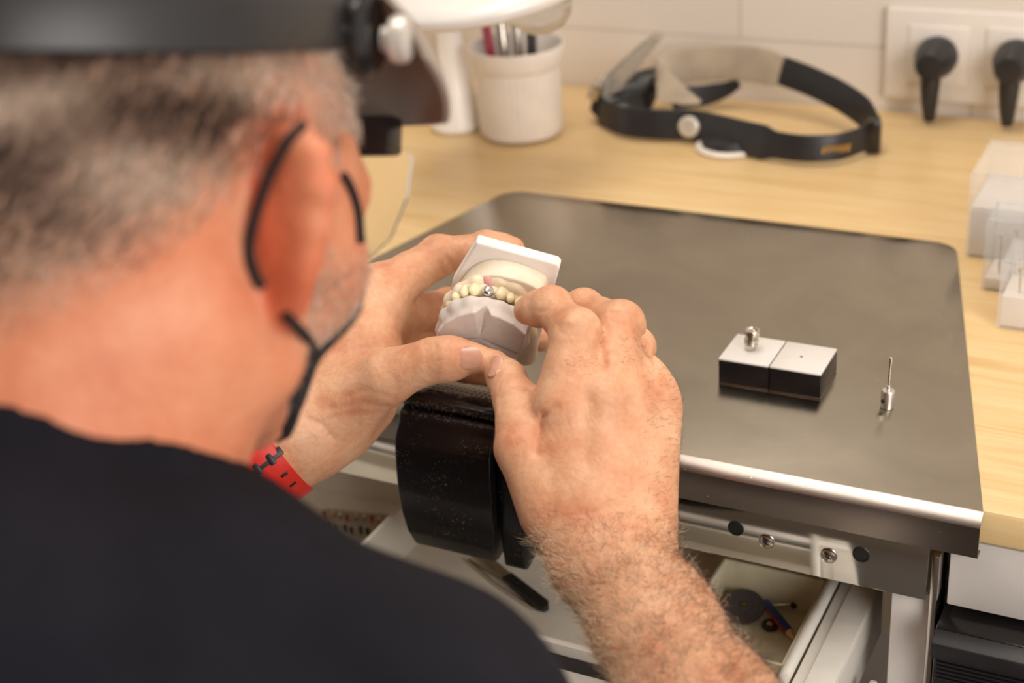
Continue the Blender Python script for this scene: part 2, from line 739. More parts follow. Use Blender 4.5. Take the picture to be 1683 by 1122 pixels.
# bracket rail below the lip
bk = empty('steel_bracket', (-0.3, 0.722, -0.05), 'polished steel bracket bar screwed below the front lip of the steel plate', 'bracket')
by = 0.71
ob = box('bar', (-0.3390, by + 0.0021, -0.0450), (0.2075, 0.0015, 0.0204), M_bracket.m, bk, bev=0.0008)
for i, (hx) in enumerate((-0.2447, -0.1695)):
    lathe('hole', (hx, by + 0.0012, -0.0431), (0, -1, 0), [(0.0050, 0.0), (0.0050, 0.0012), (0.0043, 0.0014), (0.0042, 0.0009), (0.0, 0.0009)], M_hole.m, bk, 24)
for i, (hx, hz) in enumerate(((-0.2255, -0.0480), (-0.1882, -0.0486))):
    sc = lathe('screw', (hx, by + 0.001, hz), (0, -1, 0), [(0.0050, 0.0), (0.0050, 0.0010), (0.0046, 0.0011), (0.0042, 0.0008), (0.0040, 0.0016), (0.0028, 0.0024), (0.0, 0.0027)], M_nickel.m, bk, 28)
    for a in (0.4, 0.4 + math.pi / 2):
        box('cross_slot', (hx, by - 0.0013, hz), (0.0019, 0.0005, 0.0004), M_black.m, sc, bev=0, rot=Matrix.Rotation(a, 3, 'Y'))


# ================================================================== the person
person = None
# ---- head frame: x = person's right, y = forward, z = up (millimetres)
yaw = math.radians(25)
Uc = unit([0.03, 1.0, 0.02])
Fc = np.array([math.sin(yaw), -0.03, -math.cos(yaw)])
Fc = unit(Fc - (Fc @ Uc) * Uc)
Rc_ = np.cross(Fc, Uc)
HM = (R @ np.array([Rc_, Fc, Uc]).T)            # columns: head axes in world
HO = C(174, 380, 0.522)


def H(x, y, z):
    return HO + HM @ (np.array([x, y, z]) * 0.001)


HR = HM.T                                        # rows = axes


def hell(c, r, rot=None):
    M = HR if rot is None else (HM @ rot).T
    return ell(H(*c), np.array(r) * 0.001, M)


def hrc(a, b, ra, rb):
    return rc(H(*a), H(*b), ra * 0.001, rb * 0.001)


skull = Gp(0.022, [
    hell((0, -10, 48), (77, 97, 86)),
    hell((0, 28, 30), (68, 66, 66)),
    hell((0, -40, 18), (66, 62, 56)),
])
face = Gp(0.014, [
    hell((0, 46, -14), (60, 46, 54)),
    hrc((60, 12, -8), (55, 12, -40), 14, 15), hrc((-60, 12, -8), (-55, 12, -40), 14, 15),
    hrc((54, 12, -42), (18, 68, -66), 15, 12), hrc((-54, 12, -42), (-18, 68, -66), 15, 12),
    hell((46, 60, -12), (20, 22, 20)), hell((-46, 60, -12), (20, 22, 20)),
    hell((0, 76, -44), (28, 22, 24)), hell((0, 76, -70), (19, 15, 13)),
    hell((0, 38, -50), (42, 44, 24)),
    hell((0, 84, 20), (52, 13, 10)),
])
nose = Gp(0.006, [hrc((0, 92, 12), (0, 112, -22), 7, 10), hell((9, 104, -25), (7, 9, 6)), hell((-9, 104, -25), (7, 9, 6))])
eyes = Gp(0.003, [hell((31, 80, 2), (13, 12, 9)), hell((-31, 80, 2), (13, 12, 9))])
neck_b = C(20, 900, 0.515)
neck = Gp(0.04, [rc(H(0, -22, -10), neck_b, 0.060, 0.060), rc(H(6, 0, -40), C(76, 900, 0.53), 0.046, 0.048),
                 rc(H(42, -10, -30), C(160, 830, 0.53), 0.018, 0.02)])
# ear (right): e1 along the ear, e2 outwards and back, e3 normal


def ear(sgn):
    e1 = unit([0.10 * sgn, -0.20, 1.0])
    e2 = np.array([0.86 * sgn, -0.50, 0.0])
    e2 = unit(e2 - (e2 @ e1) * e1)
    e3 = np.cross(e1, e2) * sgn                   # towards the front
    if e3[1] < 0: e3 = -e3
    o = np.array([67 * sgn, -1, 5.0])

    def P_(a, b, c=0): return o + e1 * a * 0.86 + e2 * b * 1.08 + e3 * c
    rim = [(8, 2), (22, 2), (31, 10), (33, 20), (28, 30), (16, 34), (2, 32), (-12, 26), (-24, 18), (-32, 11)]
    rr = [3.0, 3.6, 4.0, 4.2, 4.4, 4.2, 3.8, 3.6, 4.5, 6.0]
    pts_ = [H(*P_(a, b, 2)) for a, b in rim]
    rot = np.array([e1, e2, e3]).T
    parts = [chain(pts_, [r * 0.001 for r in rr], 0.003),
             hell(tuple(P_(2, 16, -1.5)), (28, 20, 7.0), rot), hell(tuple(P_(-2, 10, -4)), (18, 13, 8), rot),
             hell(tuple(P_(-28, 11, 1)), (9, 9, 5.2), rot)]
    g = Gp(0.006, parts)
    cav = [hell(tuple(P_(-2, 12, 8)), (15, 10, 8), rot), hell(tuple(P_(14, 20, 6)), (12, 6, 5), rot)]
    return Cut(0.003, g, cav)


ears = [ear(1), ear(-1)]
headg = Gp(0.016, [Gp(0.012, [Gp(0.006, [Gp(0.03, [skull, face]), nose, eyes]), neck])])
headg = Gp(0.005, [headg] + ears)

# ---- torso and arms (hidden under the shirt for the most part)
sh_r = C(640, 1250, 0.50)
sh_l = C(-520, 1150, 0.80)
spine_u = C(60, 1110, 0.53)
torso = Gp(0.05, [rc(neck_b, C(-40, 1350, 0.54), 0.060, 0.062), rc(spine_u, sh_r, 0.044, 0.042), rc(spine_u, sh_l, 0.044, 0.042),
                  rc(C(-40, 1350, 0.54), C(-100, 1700, 0.57), 0.062, 0.08)])
el_r = C(1330, 1700, 0.555)
el_l = C(-150, 1080, 0.80)
wr_r = C(1003, 905, 0.758)
# right forearm: dorsum towards the camera
nR = camdir(0.10, 0.25, 1.0)
fm1, fm2 = C(1075, 1020, 0.722), C(1160, 1180, 0.675)
armR = Gp(0.03, [rc(sh_r, el_r, 0.046, 0.042), ec(fm2, el_r, 0.034, 0.029, 0.042, 0.038, nR)])
foreR = Gp(0.012, [ec(wr_r, fm1, 0.0265, 0.019, 0.0275, 0.022, nR), ec(fm1, fm2, 0.0275, 0.022, 0.034, 0.029, nR)])

# ---- right hand
k = {}
mcpR = [C(931, 668, 0.772), C(995, 655, 0.772), C(1036, 672, 0.782), C(1060, 714, 0.795)]
pipR = [C(945, 548, 0.781), C(1018, 534, 0.797), C(1041, 572, 0.819), C(1060, 640, 0.832)]
dipR = [C(905, 504, 0.800), C(958, 507, 0.823), C(980, 562, 0.845), C(1020, 640, 0.860)]
tipR = [C(868, 510, 0.813), C(908, 520, 0.833), C(935, 585, 0.862), C(985, 665, 0.872)]
rR = [(14.6, 13.2, 10.6, 8.0), (13.6, 12.6, 10.4, 8.2), (12.4, 11.2, 9.6, 7.8), (11.0, 9.8, 8.4, 7.0)]


def finger(mcp, pip, dip, tip, rs, base=None, back=0.011, n=None):
    r = [x * 0.001 for x in rs]
    u1, u2, u3 = unit(pip - mcp), unit(dip - pip), unit(tip - dip)
    nn = unit((unit(u1 - u2) if np.linalg.norm(u1 - u2) > 0.05 else n))   # knuckle side
    parts = [rc(mcp, mcp + (pip - mcp) * 0.5, r[0], r[0] * 0.93), rc(mcp + (pip - mcp) * 0.5, pip, r[0] * 0.93, r[1]),
             rc(pip, pip + (dip - pip) * 0.5, r[1], r[2] * 0.97), rc(pip + (dip - pip) * 0.5, dip, r[2] * 0.97, r[2]),
             rc(dip, dip + (tip - dip) * 0.55, r[2], r[2] * 0.93), rc(dip + (tip - dip) * 0.55, tip, r[2] * 0.93, r[3])]
    g = Gp(0.003, parts)
    # knuckle bump on the outside of the bend
    kb = [ell(pip + nn * r[1] * 0.12, (r[1] * 0.95,) * 3), ell(dip + nn * r[2] * 0.15, (r[2] * 0.92,) * 3)]
    return Gp(0.004, [g] + kb)


fingR = [finger(mcpR[i], pipR[i], dipR[i], tipR[i], rR[i], n=nR) for i in range(4)]
cmcR = C(905, 835, 0.772)
tmR = C(858, 735, 0.775)
tiR = C(846, 655, 0.794)
ttR = C(817, 597, 0.815)
thumbR = Gp(0.006, [rc(cmcR, tmR, 0.017, 0.0135), rc(tmR, C(852, 695, 0.784), 0.0135, 0.0108), rc(C(852, 695, 0.784), tiR, 0.0108, 0.0108),
                    rc(tiR, C(832, 622, 0.806), 0.0106, 0.0098), rc(C(832, 622, 0.806), ttR, 0.0098, 0.0066)])
palmC = wr_r + camdir(0, 0.1, -1) * 0.002
palmR = Gp(0.012, [ec(wr_r, (mcpR[1] + mcpR[2]) / 2 + nR * -0.008, 0.029, 0.020, 0.034, 0.0135, nR),
                   rc(C(945, 860, 0.768), mcpR[0] - nR * 0.004, 0.017, 0.0150),
                   rc(C(990, 850, 0.764), mcpR[1] - nR * 0.003, 0.017, 0.0145),
                   rc(C(1030, 850, 0.768), mcpR[2] - nR * 0.003, 0.017, 0.0135),
                   rc(C(1042, 850, 0.775), mcpR[3] - nR * 0.003, 0.0165, 0.0125),
                   rc(C(925, 850, 0.785), C(875, 745, 0.790), 0.018, 0.014),
                   rc(C(1046, 850, 0.79), C(1068, 740, 0.81), 0.017, 0.015)])
webR = rc(C(880, 722, 0.785), C(925, 715, 0.788), 0.009, 0.012)
palmR = Gp(0.012, [palmR, foreR])
handR = Gp(0.0015, [Gp(0.010, [palmR, Gp(0.006, [thumbR, webR])])] + [Gp(0.009, [palmR, f]) for f in fingR])

# ---- left hand: palm faces right / towards the camera
wr_l = C(492, 716, 0.862)
el_l2 = C(215, 960, 0.83)
nL = camdir(0.55, -0.55, 0.60)                   # palm normal
foreL = Gp(0.012, [ec(wr_l, C(425, 768, 0.857), 0.027, 0.019, 0.0255, 0.018, nL), ec(C(425, 768, 0.857), C(325, 840, 0.845), 0.0255, 0.018, 0.034, 0.028, nL),
                  rc(C(325, 845, 0.845), el_l2, 0.034, 0.040), rc(el_l2, sh_l, 0.042, 0.05)])
mcpL = [C(622, 480, 0.888), C(642, 520, 0.903), C(650, 565, 0.918), C(638, 605, 0.925)]
pipL = [C(722, 421, 0.908), C(738, 505, 0.945), C(740, 575, 0.948), C(712, 600, 0.940)]
dipL = [C(800, 408, 0.908), C(822, 540, 0.942), C(800, 588, 0.937), C(765, 606, 0.930)]
tipL = [C(842, 410, 0.903), C(890, 556, 0.915), C(838, 588, 0.914), C(797, 614, 0.912)]
rL = [(14.0, 12.4, 10.2, 7.8), (13.0, 11.8, 9.6, 8.2), (11.6, 10.6, 9.2, 7.4), (10.4, 9.4, 8.2, 6.8)]
fingL = [finger(mcpL[i], pipL[i], dipL[i], tipL[i], rL[i], n=-nL) for i in range(4)]
tcL = C(560, 668, 0.862)
tmL = C(640, 618, 0.838)
tiL = C(712, 592, 0.826)
ttL = C(774, 587, 0.818)
thumbL = Gp(0.006, [rc(tcL, tmL, 0.021, 0.0150), rc(tmL, C(675, 604, 0.831), 0.0150, 0.0118), rc(C(675, 604, 0.831), tiL, 0.0118, 0.0118),
                    rc(tiL, C(742, 589, 0.822), 0.0115, 0.0114), rc(C(742, 589, 0.822), ttL, 0.0114, 0.0085)])
palmL = Gp(0.014, [rc(wr_l, C(560, 640, 0.872), 0.024, 0.026), rc(C(560, 640, 0.875), mcpL[0], 0.024, 0.0155),
                   rc(C(540, 660, 0.88), mcpL[1], 0.022, 0.014), rc(C(545, 685, 0.885), mcpL[2], 0.020, 0.0135), rc(C(555, 700, 0.888), mcpL[3], 0.018, 0.0125),
                   rc(C(520, 712, 0.868), C(600, 655, 0.880), 0.020, 0.017),
                   rc(C(575, 560, 0.884), C(612, 500, 0.884), 0.020, 0.015),
                   rc(C(630, 590, 0.868), C(600, 560, 0.878), 0.012, 0.018)])
palmL = Gp(0.014, [palmL, foreL])
handL = Gp(0.0015, [Gp(0.012, [palmL, thumbL])] + [Gp(0.009, [palmL, f]) for f in fingL])

bodyG = Gp(0.02, [headg, torso])
bodyG = Gp(0.03, [bodyG, armR])
body = Gp(0.012, [bodyG, handR, handL])
# shallow skin folds: polyline of points, radius, depth


def P_seg(p, a, b):
    ab = b - a
    h = np.clip((p - a) @ ab / (ab @ ab), 0, 1)
    return np.linalg.norm(p - a - h[:, None] * ab, axis=1)


folds = []


def fold(pix, d, w=1.6, dep=0.9):
    """skin crease through picture points at depth d, width and depth in mm"""
    pts_ = [C(x, y, d if np.isscalar(d) else d[i]) for i, (x, y) in enumerate(pix)]
    folds.append((np.array(pts_), w * 0.001, dep * 0.001, np.mean(pts_, 0), max(np.linalg.norm(q - np.mean(pts_, 0)) for q in pts_) + 0.03))


def fold_extra(p, d):
    c = p[len(p) // 2]
    near = np.abs(d) < 0.004
    if not near.any(): return d
    for pts_, w, dep, cc, rad in folds:
        if np.linalg.norm(c - cc) > rad + 0.02: continue
        q = p[near]
        r_ = (q - CAM)
        # distance measured across the line of sight so that the crease lies on the surface
        e = np.full(len(q), 1.0)
        qc = (q - CAM) @ R
        qs = qc[:, :2] / -qc[:, 2:3]
        for i in range(len(pts_) - 1):
            a_, b_ = (pts_[i] - CAM) @ R, (pts_[i + 1] - CAM) @ R
            da = -(a_[2] + b_[2]) / 2
            ok = np.abs(-qc[:, 2] - da) < 0.022
            a2, b2 = a_[:2] / -a_[2], b_[:2] / -b_[2]
            ab = b2 - a2
            h = np.clip((qs - a2) @ ab / (ab @ ab), 0, 1)
            dist = np.linalg.norm(qs - a2 - h[:, None] * ab, axis=1) * da
            e = np.minimum(e, np.where(ok, dist, 1.0))
        d[near] += dep * np.exp(-(e / w) ** 2)
    return d


# right wrist, knuckles, thumb and web
fold([(905, 915), (950, 912), (1010, 895), (1075, 880), (1100, 878)], 0.745, 1.2, 0.9)
fold([(960, 845), (1010, 830), (1075, 822)], 0.75, 1.4, 0.5)
for dy in (-7, 0, 7):
    fold([(918, 540 + dy), (945, 545 + dy), (972, 543 + dy)], 0.775, 1.3, 0.75)
    fold([(1005, 520 + dy), (1025, 524 + dy), (1048, 528 + dy)], 0.782, 1.3, 0.7)
fold([(886, 512), (905, 510), (916, 497)], 0.79, 1.2, 0.5)
for dy in (-9, -2, 5, 12):
    fold([(823, 662 + dy), (842, 652 + dy), (868, 652 + dy)], 0.785, 1.3, 0.8)
fold([(893, 683), (884, 712), (880, 745)], 0.765, 2.2, 1.6)
fold([(893, 683), (905, 676), (915, 668)], 0.765, 1.6, 1.0)
fold([(975, 530), (986, 560), (992, 598)], 0.785, 2.4, 1.4)
fold([(992, 598), (994, 628)], 0.782, 2.8, 0.6)
fold([(1050, 545), (1062, 575), (1068, 605), (1064, 650)], 0.80, 2.2, 1.8)
# tendons: shallow valleys between the knuckles
for (x0, y0), (x1, y1) in (((966, 660), (965, 760)), ((1030, 660), (1012, 760)), ((1072, 700), (1052, 780))):
    fold([(x0, y0), (x1, y1)], 0.765, 5.0, 1.1)
# left thumb and palm
for dx in (-8, 0, 9):
    fold([(705 + dx, 565), (710 + dx, 590), (706 + dx, 616)], 0.815, 1.3, 0.75)
fold([(667, 566), (655, 530), (640, 500), (628, 487)], 0.862, 2.0, 1.2)
fold([(648, 655), (600, 640), (560, 655)], 0.845, 1.8, 0.5)
fold([(640, 668), (590, 662), (545, 672)], 0.845, 1.5, 0.5)
fold([(628, 679), (580, 680), (530, 692)], 0.845, 1.5, 0.4)
fold([(545, 718), (530, 700), (505, 688)], 0.85, 2.0, 0.9)
fold([(735, 425), (742, 440), (748, 452)], 0.893, 1.6, 1.0)
fold([(722, 432), (730, 448), (737, 458)], 0.893, 1.4, 0.6)
lo = np.array(body.lo)
hi = np.array(body.hi)
VOX = 0.0013
import time as _t
_t0 = _t.time()
# limit the range to what the picture can show plus a hand's breadth
pos, quads = mesh_sdf(body, VOX, lo=lo, hi=hi, extra=fold_extra)
print('body', len(pos), _t.time() - _t0)
person = np_mesh('person', pos, quads, M_skin.m)
tag(person, 'person in black shirt and face mask bending over the workbench, holding a plaster cast', 'person')


def set_tint(me, pos):
    q = (pos - HO) @ HM * 1000.0                  # head coordinates in mm
    d_head = np.linalg.norm(q - np.array([0, 0, 0]), axis=1)
    warm = np.clip((260 - d_head) / 60, 0, 1)
    e = np.abs(q - np.array([80, -2, 3])) / np.array([22, 26, 38])
    ear_ = np.clip(1.5 - (e ** 2).sum(1), 0, 1)
    e2 = np.abs(q - np.array([-80, -2, -4])) / np.array([22, 26, 42])
    ear_ = np.maximum(ear_, np.clip(1.5 - (e2 ** 2).sum(1), 0, 1))
    ear_ *= (np.abs(q[:, 0]) > 74)
    onear = np.clip((np.abs(q[:, 0]) - 76) / 3, 0, 1) * (q[:, 1] < 30) * (np.abs(q[:, 2]) < 50)
    hair_ = hair_mask(q) * (1 - ear_) * (1 - onear)
    a = np.stack([warm, ear_, hair_ * 0.85, np.ones(len(q))], 1).astype(np.float32)
    ca = me.color_attributes.new('tint', 'FLOAT_COLOR', 'POINT')
    ca.data.foreach_set('color', a.ravel())


def hair_mask(q):
    x, y, z = q[:, 0], q[:, 1], q[:, 2]
    ax = np.abs(x)
    # lower hairline: fading over the nape, rising behind the ear, sideburn in front of it
    hl = np.where(y < -20, -30 + np.clip((y + 80) / 60, 0, 1) * 62, 32.0)
    hl = np.where(y > 8, -20 - np.clip((y - 8) / 60, 0, 1) * 60, hl)      # side beard
    wd = np.where(y > 8, 40, 34)
    up = np.clip((z - hl) / wd + 0.5, 0, 1)
    front = np.clip((86 - y) / 12, 0, 1)
    temple = np.clip(np.maximum((40 - y) / 10, (4 - z) / 16), 0, 1) + (z > 40)
    temple = np.clip(temple, 0, 1)
    temple = temple * np.where((y > -30) & (z > -4), 1 - 0.55 * np.clip((y + 30) / 40, 0, 1), 1)
    temple = temple * np.where(z < 25, 1 - 0.55 * np.clip((y - 5) / 8, 0, 1), 1)
    low = np.clip((z + 64) / 12, 0, 1)
    return up * front * temple * low * (ax < 200) * (np.linalg.norm(q, axis=1) < 170)


set_tint(person.data, pos)
bvh = BVHTree.FromPolygons([Vector(v) for v in pos.tolist()], quads.tolist())


def hit(px, py, off=0.0):
    """point on the skin where the eye meets it"""
    r = _ray(px, py)
    r = r / np.linalg.norm(r)
    h = bvh.ray_cast(V(CAM), V(r), 3.0)
    if h[0] is None: return None, None
    n = np.array(h[1])
    if n @ r > 0: n = -n
    return np.array(h[0]) + n * off, n

# ------------------------------------------------------------------ shirt, mask, hair
sh1, sh2 = C(252, 1048, 0.50), C(625, 1262, 0.50)
collar_px = [(-60, 668), (0, 681), (57, 698), (114, 724), (160, 737), (200, 738), (245, 735), (300, 750), (350, 772)]
col_pts = []
for x, y in collar_px:
    p_, n_ = hit(x, y, 0.0)
    if p_ is not None: col_pts.append(p_)
shirt = Gp(0.02, [rc(C(40, 1070, 0.485), C(-60, 1500, 0.52), 0.072, 0.11), rc(C(60, 1075, 0.485), sh1, 0.070, 0.058), rc(sh1, sh2, 0.058, 0.060),
                  rc(C(-60, 1015, 0.478), sh_l, 0.076, 0.072), rc(C(-40, 1500, 0.52), C(-120, 2000, 0.58), 0.12, 0.14),
                  rc(C(240, 1230, 0.5), C(200, 1700, 0.53), 0.07, 0.10)])
sleeve = Gp(0.02, [ec(sh2, C(830, 1600, 0.505), 0.061, 0.058, 0.058, 0.060, nR), rc(C(690, 1150, 0.5), C(800, 1400, 0.5), 0.036, 0.046)])
sleeve_l = rc(sh_l, C(60, 1110, 0.815), 0.062, 0.052)
shirt = Gp(0.018, [shirt, sleeve, sleeve_l])
if len(col_pts) > 2:
    col_pts = spline(col_pts, 24)
    cl_ = Gp(0.002, [rc(col_pts[i], col_pts[i + 1], 0.0035, 0.0035) for i in range(len(col_pts) - 1)])
    shirt = Gp(0.006, [shirt, cl_])


def shirt_fold(p, d):
    # soft folds running from the shoulder to the back
    q = (p - CAM) @ R
    w = np.sin(q[:, 0] * 55 + q[:, 1] * 90 + 1.5 * np.sin(q[:, 0] * 23)) * np.sin(q[:, 1] * 31 + q[:, 2] * 40 + 1)
    return d + w * 0.0040


pos_s, quads_s = mesh_sdf(shirt, 0.004, extra=shirt_fold)
o = np_mesh('shirt', pos_s, quads_s, M_cloth.m, person)
o['label'] = 'black short-sleeved cotton shirt'

# mask: shell over the lower face
maskg = Gp(0.012, [Gp(0.014, face.ch[:-1]), hell((0, 90, -34), (24, 20, 30)), nose])


class Mask:
    lo, hi = maskg.lo - 0.004, maskg.hi + 0.004

    def ev(s, p, bc, br):
        d = maskg.ev(p, bc, br) - 0.0030
        q = (p - HO) @ HM * 1000
        side = (21 + np.clip(-(q[:, 2] + 50), 0, 40) * 2.2 + np.clip(q[:, 2] + 45, 0, 60) * 0.5) - q[:, 1]
        top = q[:, 2] - (-40 + np.clip(q[:, 1] - 55, 0, 45) * 0.85)
        d = np.maximum(d, side * 0.001)
        return np.maximum(d, top * 0.001)


pos_m, quads_m = mesh_sdf(Mask(), 0.0022)
mk = np_mesh('face_mask', pos_m, quads_m, M_mask.m, person)
mk['label'] = 'black fabric face mask'


def on_skin(pix, off=0.0012, d0=None):
    out = []
    for px in pix:
        p_, n_ = hit(px[0], px[1], off)
        if len(px) > 2: p_ = C(*px)
        if p_ is not None: out.append(p_)
    return out


lp = on_skin([(500, 208), (478, 232), (452, 280), (430, 335), (416, 385), (413, 420), (420, 450), (432, 470)], 0.0012)
sweep('ear_loop', spline(lp, 50), circ(0.0017, 10), (0, 0, 1), M_strap.m, person)
lp2 = on_skin([(470, 512), (482, 526), (500, 555), (516, 582)], 0.0012)
sweep('ear_loop', spline(lp2, 30), circ(0.0018, 10), (0, 0, 1), M_strap.m, person)
lp3 = on_skin([(560, 288), (570, 305), (579, 330), (585, 360), (588, 400)], 0.0012)
if len(lp3) > 2: sweep('ear_loop', spline(lp3, 30), circ(0.0017, 10), (0, 0, 1), M_strap.m, person)


def hair_mesh(name, roots, dirs, length, radius, cols, parent, seg=3, gravity=None, curl=0.0, seed=1):
    """tapering three-sided strands"""
    rng = np.random.default_rng(seed)
    n = len(roots)
    L = length[:, None]
    cur = roots.copy()
    d = dirs.copy()
    rings = []
    for i in range(seg + 1):
        t = i / seg
        a = np.cross(d, rng.normal(size=3))
        a /= np.linalg.norm(a, axis=1)[:, None] + 1e-9
        b = np.cross(d, a)
        if i < seg:
            r = (radius * (1 - 0.55 * t))[:, None]
            rings.append(np.stack([cur + a * r, cur + (-0.5 * a + 0.866 * b) * r, cur + (-0.5 * a - 0.866 * b) * r], 1))
        else: tip = cur.copy()
        cur = cur + d * L / seg
        if gravity is not None: d = d + gravity
        if curl: d = d + rng.normal(size=d.shape) * curl
        d /= np.linalg.norm(d, axis=1)[:, None]
    V_ = np.concatenate([np.stack(rings, 1).reshape(n, -1, 3), tip[:, None]], 1)
    m_ = V_.shape[1]
    f = []
    for i in range(seg - 1):
        for j in range(3):
            j2 = (j + 1) % 3
            f.append((i * 3 + j, i * 3 + j2, (i + 1) * 3 + j2))
            f.append((i * 3 + j, (i + 1) * 3 + j2, (i + 1) * 3 + j))
    for j in range(3): f.append(((seg - 1) * 3 + j, (seg - 1) * 3 + (j + 1) % 3, m_ - 1))
    f = np.array(f)
    F = (f[None] + (np.arange(n) * m_)[:, None, None]).reshape(-1, 3)
    M_ = Mat('hair_fibre', rough=0.5)
    at = M_.n('ShaderNodeVertexColor', layer_name='col')
    M_.color(at.outputs['Color'])
    o = np_mesh(name, V_.reshape(-1, 3), F, M_.m, parent)
    ca = o.data.color_attributes.new('col', 'FLOAT_COLOR', 'POINT')
    cc = np.repeat(np.concatenate([cols, np.ones((n, 1))], 1), m_, 0).astype(np.float32)
    ca.data.foreach_set('color', cc.ravel())
    o['kind'] = 'stuff'
    return o


# vertex normals of the body
nv = np.zeros_like(pos)
fa = np.cross(pos[quads[:, 2]] - pos[quads[:, 0]], pos[quads[:, 3]] - pos[quads[:, 1]])
for j in range(4): np.add.at(nv, quads[:, j], fa)
nv /= np.linalg.norm(nv, axis=1)[:, None] + 1e-12
rng = np.random.default_rng(5)
qh = (pos - HO) @ HM * 1000
vis = np.einsum('ij,ij->i', nv, CAM - pos) > -0.05
hm = hair_mask(qh) * (np.abs(qh[:, 0]) < 80)
wgt = hm * vis
idx = rng.choice(len(pos), size=36000, p=wgt / wgt.sum())
roots = pos[idx] + rng.normal(size=(len(idx), 3)) * 0.0006
nn_ = nv[idx]
q_ = qh[idx]
# flow: down and back from the crown, forward on the side
flow = np.stack([np.sign(q_[:, 0]) * 0.1, -0.75 + 0.3 * (q_[:, 1] > 8), -np.ones(len(q_))], 1) @ HM.T
flow -= np.einsum('ij,ij->i', flow, nn_)[:, None] * nn_
flow /= np.linalg.norm(flow, axis=1)[:, None]
lenH = np.clip((q_[:, 2] + 20) / 60, 0.0, 1) * 0.009 + 0.0020
lenH[(q_[:, 1] > 0)] = np.clip((q_[:, 2][q_[:, 1] > 0] - 15) / 60, 0, 1) * 0.008 + 0.003
lenH *= rng.uniform(0.7, 1.2, len(lenH))
dirs = flow + nn_ * rng.uniform(0.15, 0.45, len(idx))[:, None] + rng.normal(size=(len(idx), 3)) * 0.16
dirs /= np.linalg.norm(dirs, axis=1)[:, None]
# clumps of dark and grey hair
cl = 1.0 * np.sin(q_[:, 0] * 0.13 - q_[:, 2] * 0.16 + 1.6 * np.sin(q_[:, 2] * 0.07)) + 1.0 * np.sin(q_[:, 2] * 0.11 + q_[:, 0] * 0.21 + 2 * np.sin(q_[:, 0] * 0.06)) + rng.normal(size=len(idx)) * 0.75
pal = np.array([srgb(58, 40, 34)[:3], srgb(112, 86, 72)[:3], srgb(178, 150, 128)[:3], srgb(232, 210, 190)[:3]])
thr = np.digitize(cl + (q_[:, 2] < -20) * 0.4 + (q_[:, 1] > -22) * 1.0 + (q_[:, 1] > 8) * 1.6, [-0.9, 0.2, 1.3])
colH = pal[thr] * rng.uniform(0.8, 1.15, (len(idx), 1))
o = hair_mesh('hair', roots, dirs, lenH, np.full(len(idx), 0.00016), colH, person, 3, curl=0.08)
o['label'] = 'short dark grey hair on the head'

# arm hair
qc = (pos - CAM) @ R
pxs = CX + qc[:, 0] / -qc[:, 2] * FPX
pys = CY - qc[:, 1] / -qc[:, 2] * FPX
facing = np.einsum('ij,ij->i', nv, CAM - pos) / np.linalg.norm(CAM - pos, axis=1)
fr = (pxs > 880) & (pxs < 1400) & (pys > 800) & (pys < 1250) & (facing > -0.35) & (-qc[:, 2] > 0.60)
w1 = fr * (np.clip((pys - 830) / 90, 0, 1) + 0.02)
hb = (pxs > 1040) & (pxs < 1125) & (pys > 600) & (pys < 900) & (facing > -0.3)
w2 = hb * 0.25 * np.clip((pxs - 1040) / 60, 0, 1)
kn = (((pxs - 955) ** 2 + (pys - 595) ** 2 < 26 ** 2) | ((pxs - 1035) ** 2 + (pys - 575) ** 2 < 28 ** 2)) & (facing > 0)
w3 = kn * 0.25
wa = w1 + w2 + w3
idx = rng.choice(len(pos), size=9500, p=wa / wa.sum())
roots = pos[idx]
nn_ = nv[idx]
ax_ = unit(C(1160, 1180, 0.69) - C(1000, 900, 0.758))
acr = camdir(-0.9, 0.1, 0.2)
sx = np.clip((pxs[idx] - 1000 - (pys[idx] - 900) * 0.55) / 100, -1, 1)
flow = -ax_[None] * rng.uniform(0.1, 0.7, (len(idx), 1)) + (acr * -1)[None] * (sx * 1.0 + rng.normal(size=len(idx)) * 0.6)[:, None]
flow -= np.einsum('ij,ij->i', flow, nn_)[:, None] * nn_
flow /= np.linalg.norm(flow, axis=1)[:, None] + 1e-9
dirs = flow + nn_ * rng.uniform(0.1, 0.5, len(idx))[:, None]
dirs /= np.linalg.norm(dirs, axis=1)[:, None]
L = rng.uniform(0.004, 0.013, len(idx))
L[w1[idx] < 0.4] *= 0.55
L[w3[idx] > 0] = rng.uniform(0.002, 0.004, (w3[idx] > 0).sum())
lite = rng.uniform(size=len(idx)) < np.clip(0.5 - sx * 0.4, 0.12, 0.9) * (w1[idx] > 0.3)
colA = np.where(lite[:, None], np.array(srgb(244, 214, 178)[:3])[None], np.array(srgb(92, 58, 42)[:3])[None]) * rng.uniform(0.8, 1.1, (len(idx), 1))
o = hair_mesh('arm_hair', roots, dirs, L, np.where(lite, 0.000075, 0.000055), colA, person, 6, curl=0.30, seed=3)
o['label'] = 'fine curly hair on the right forearm and hand'


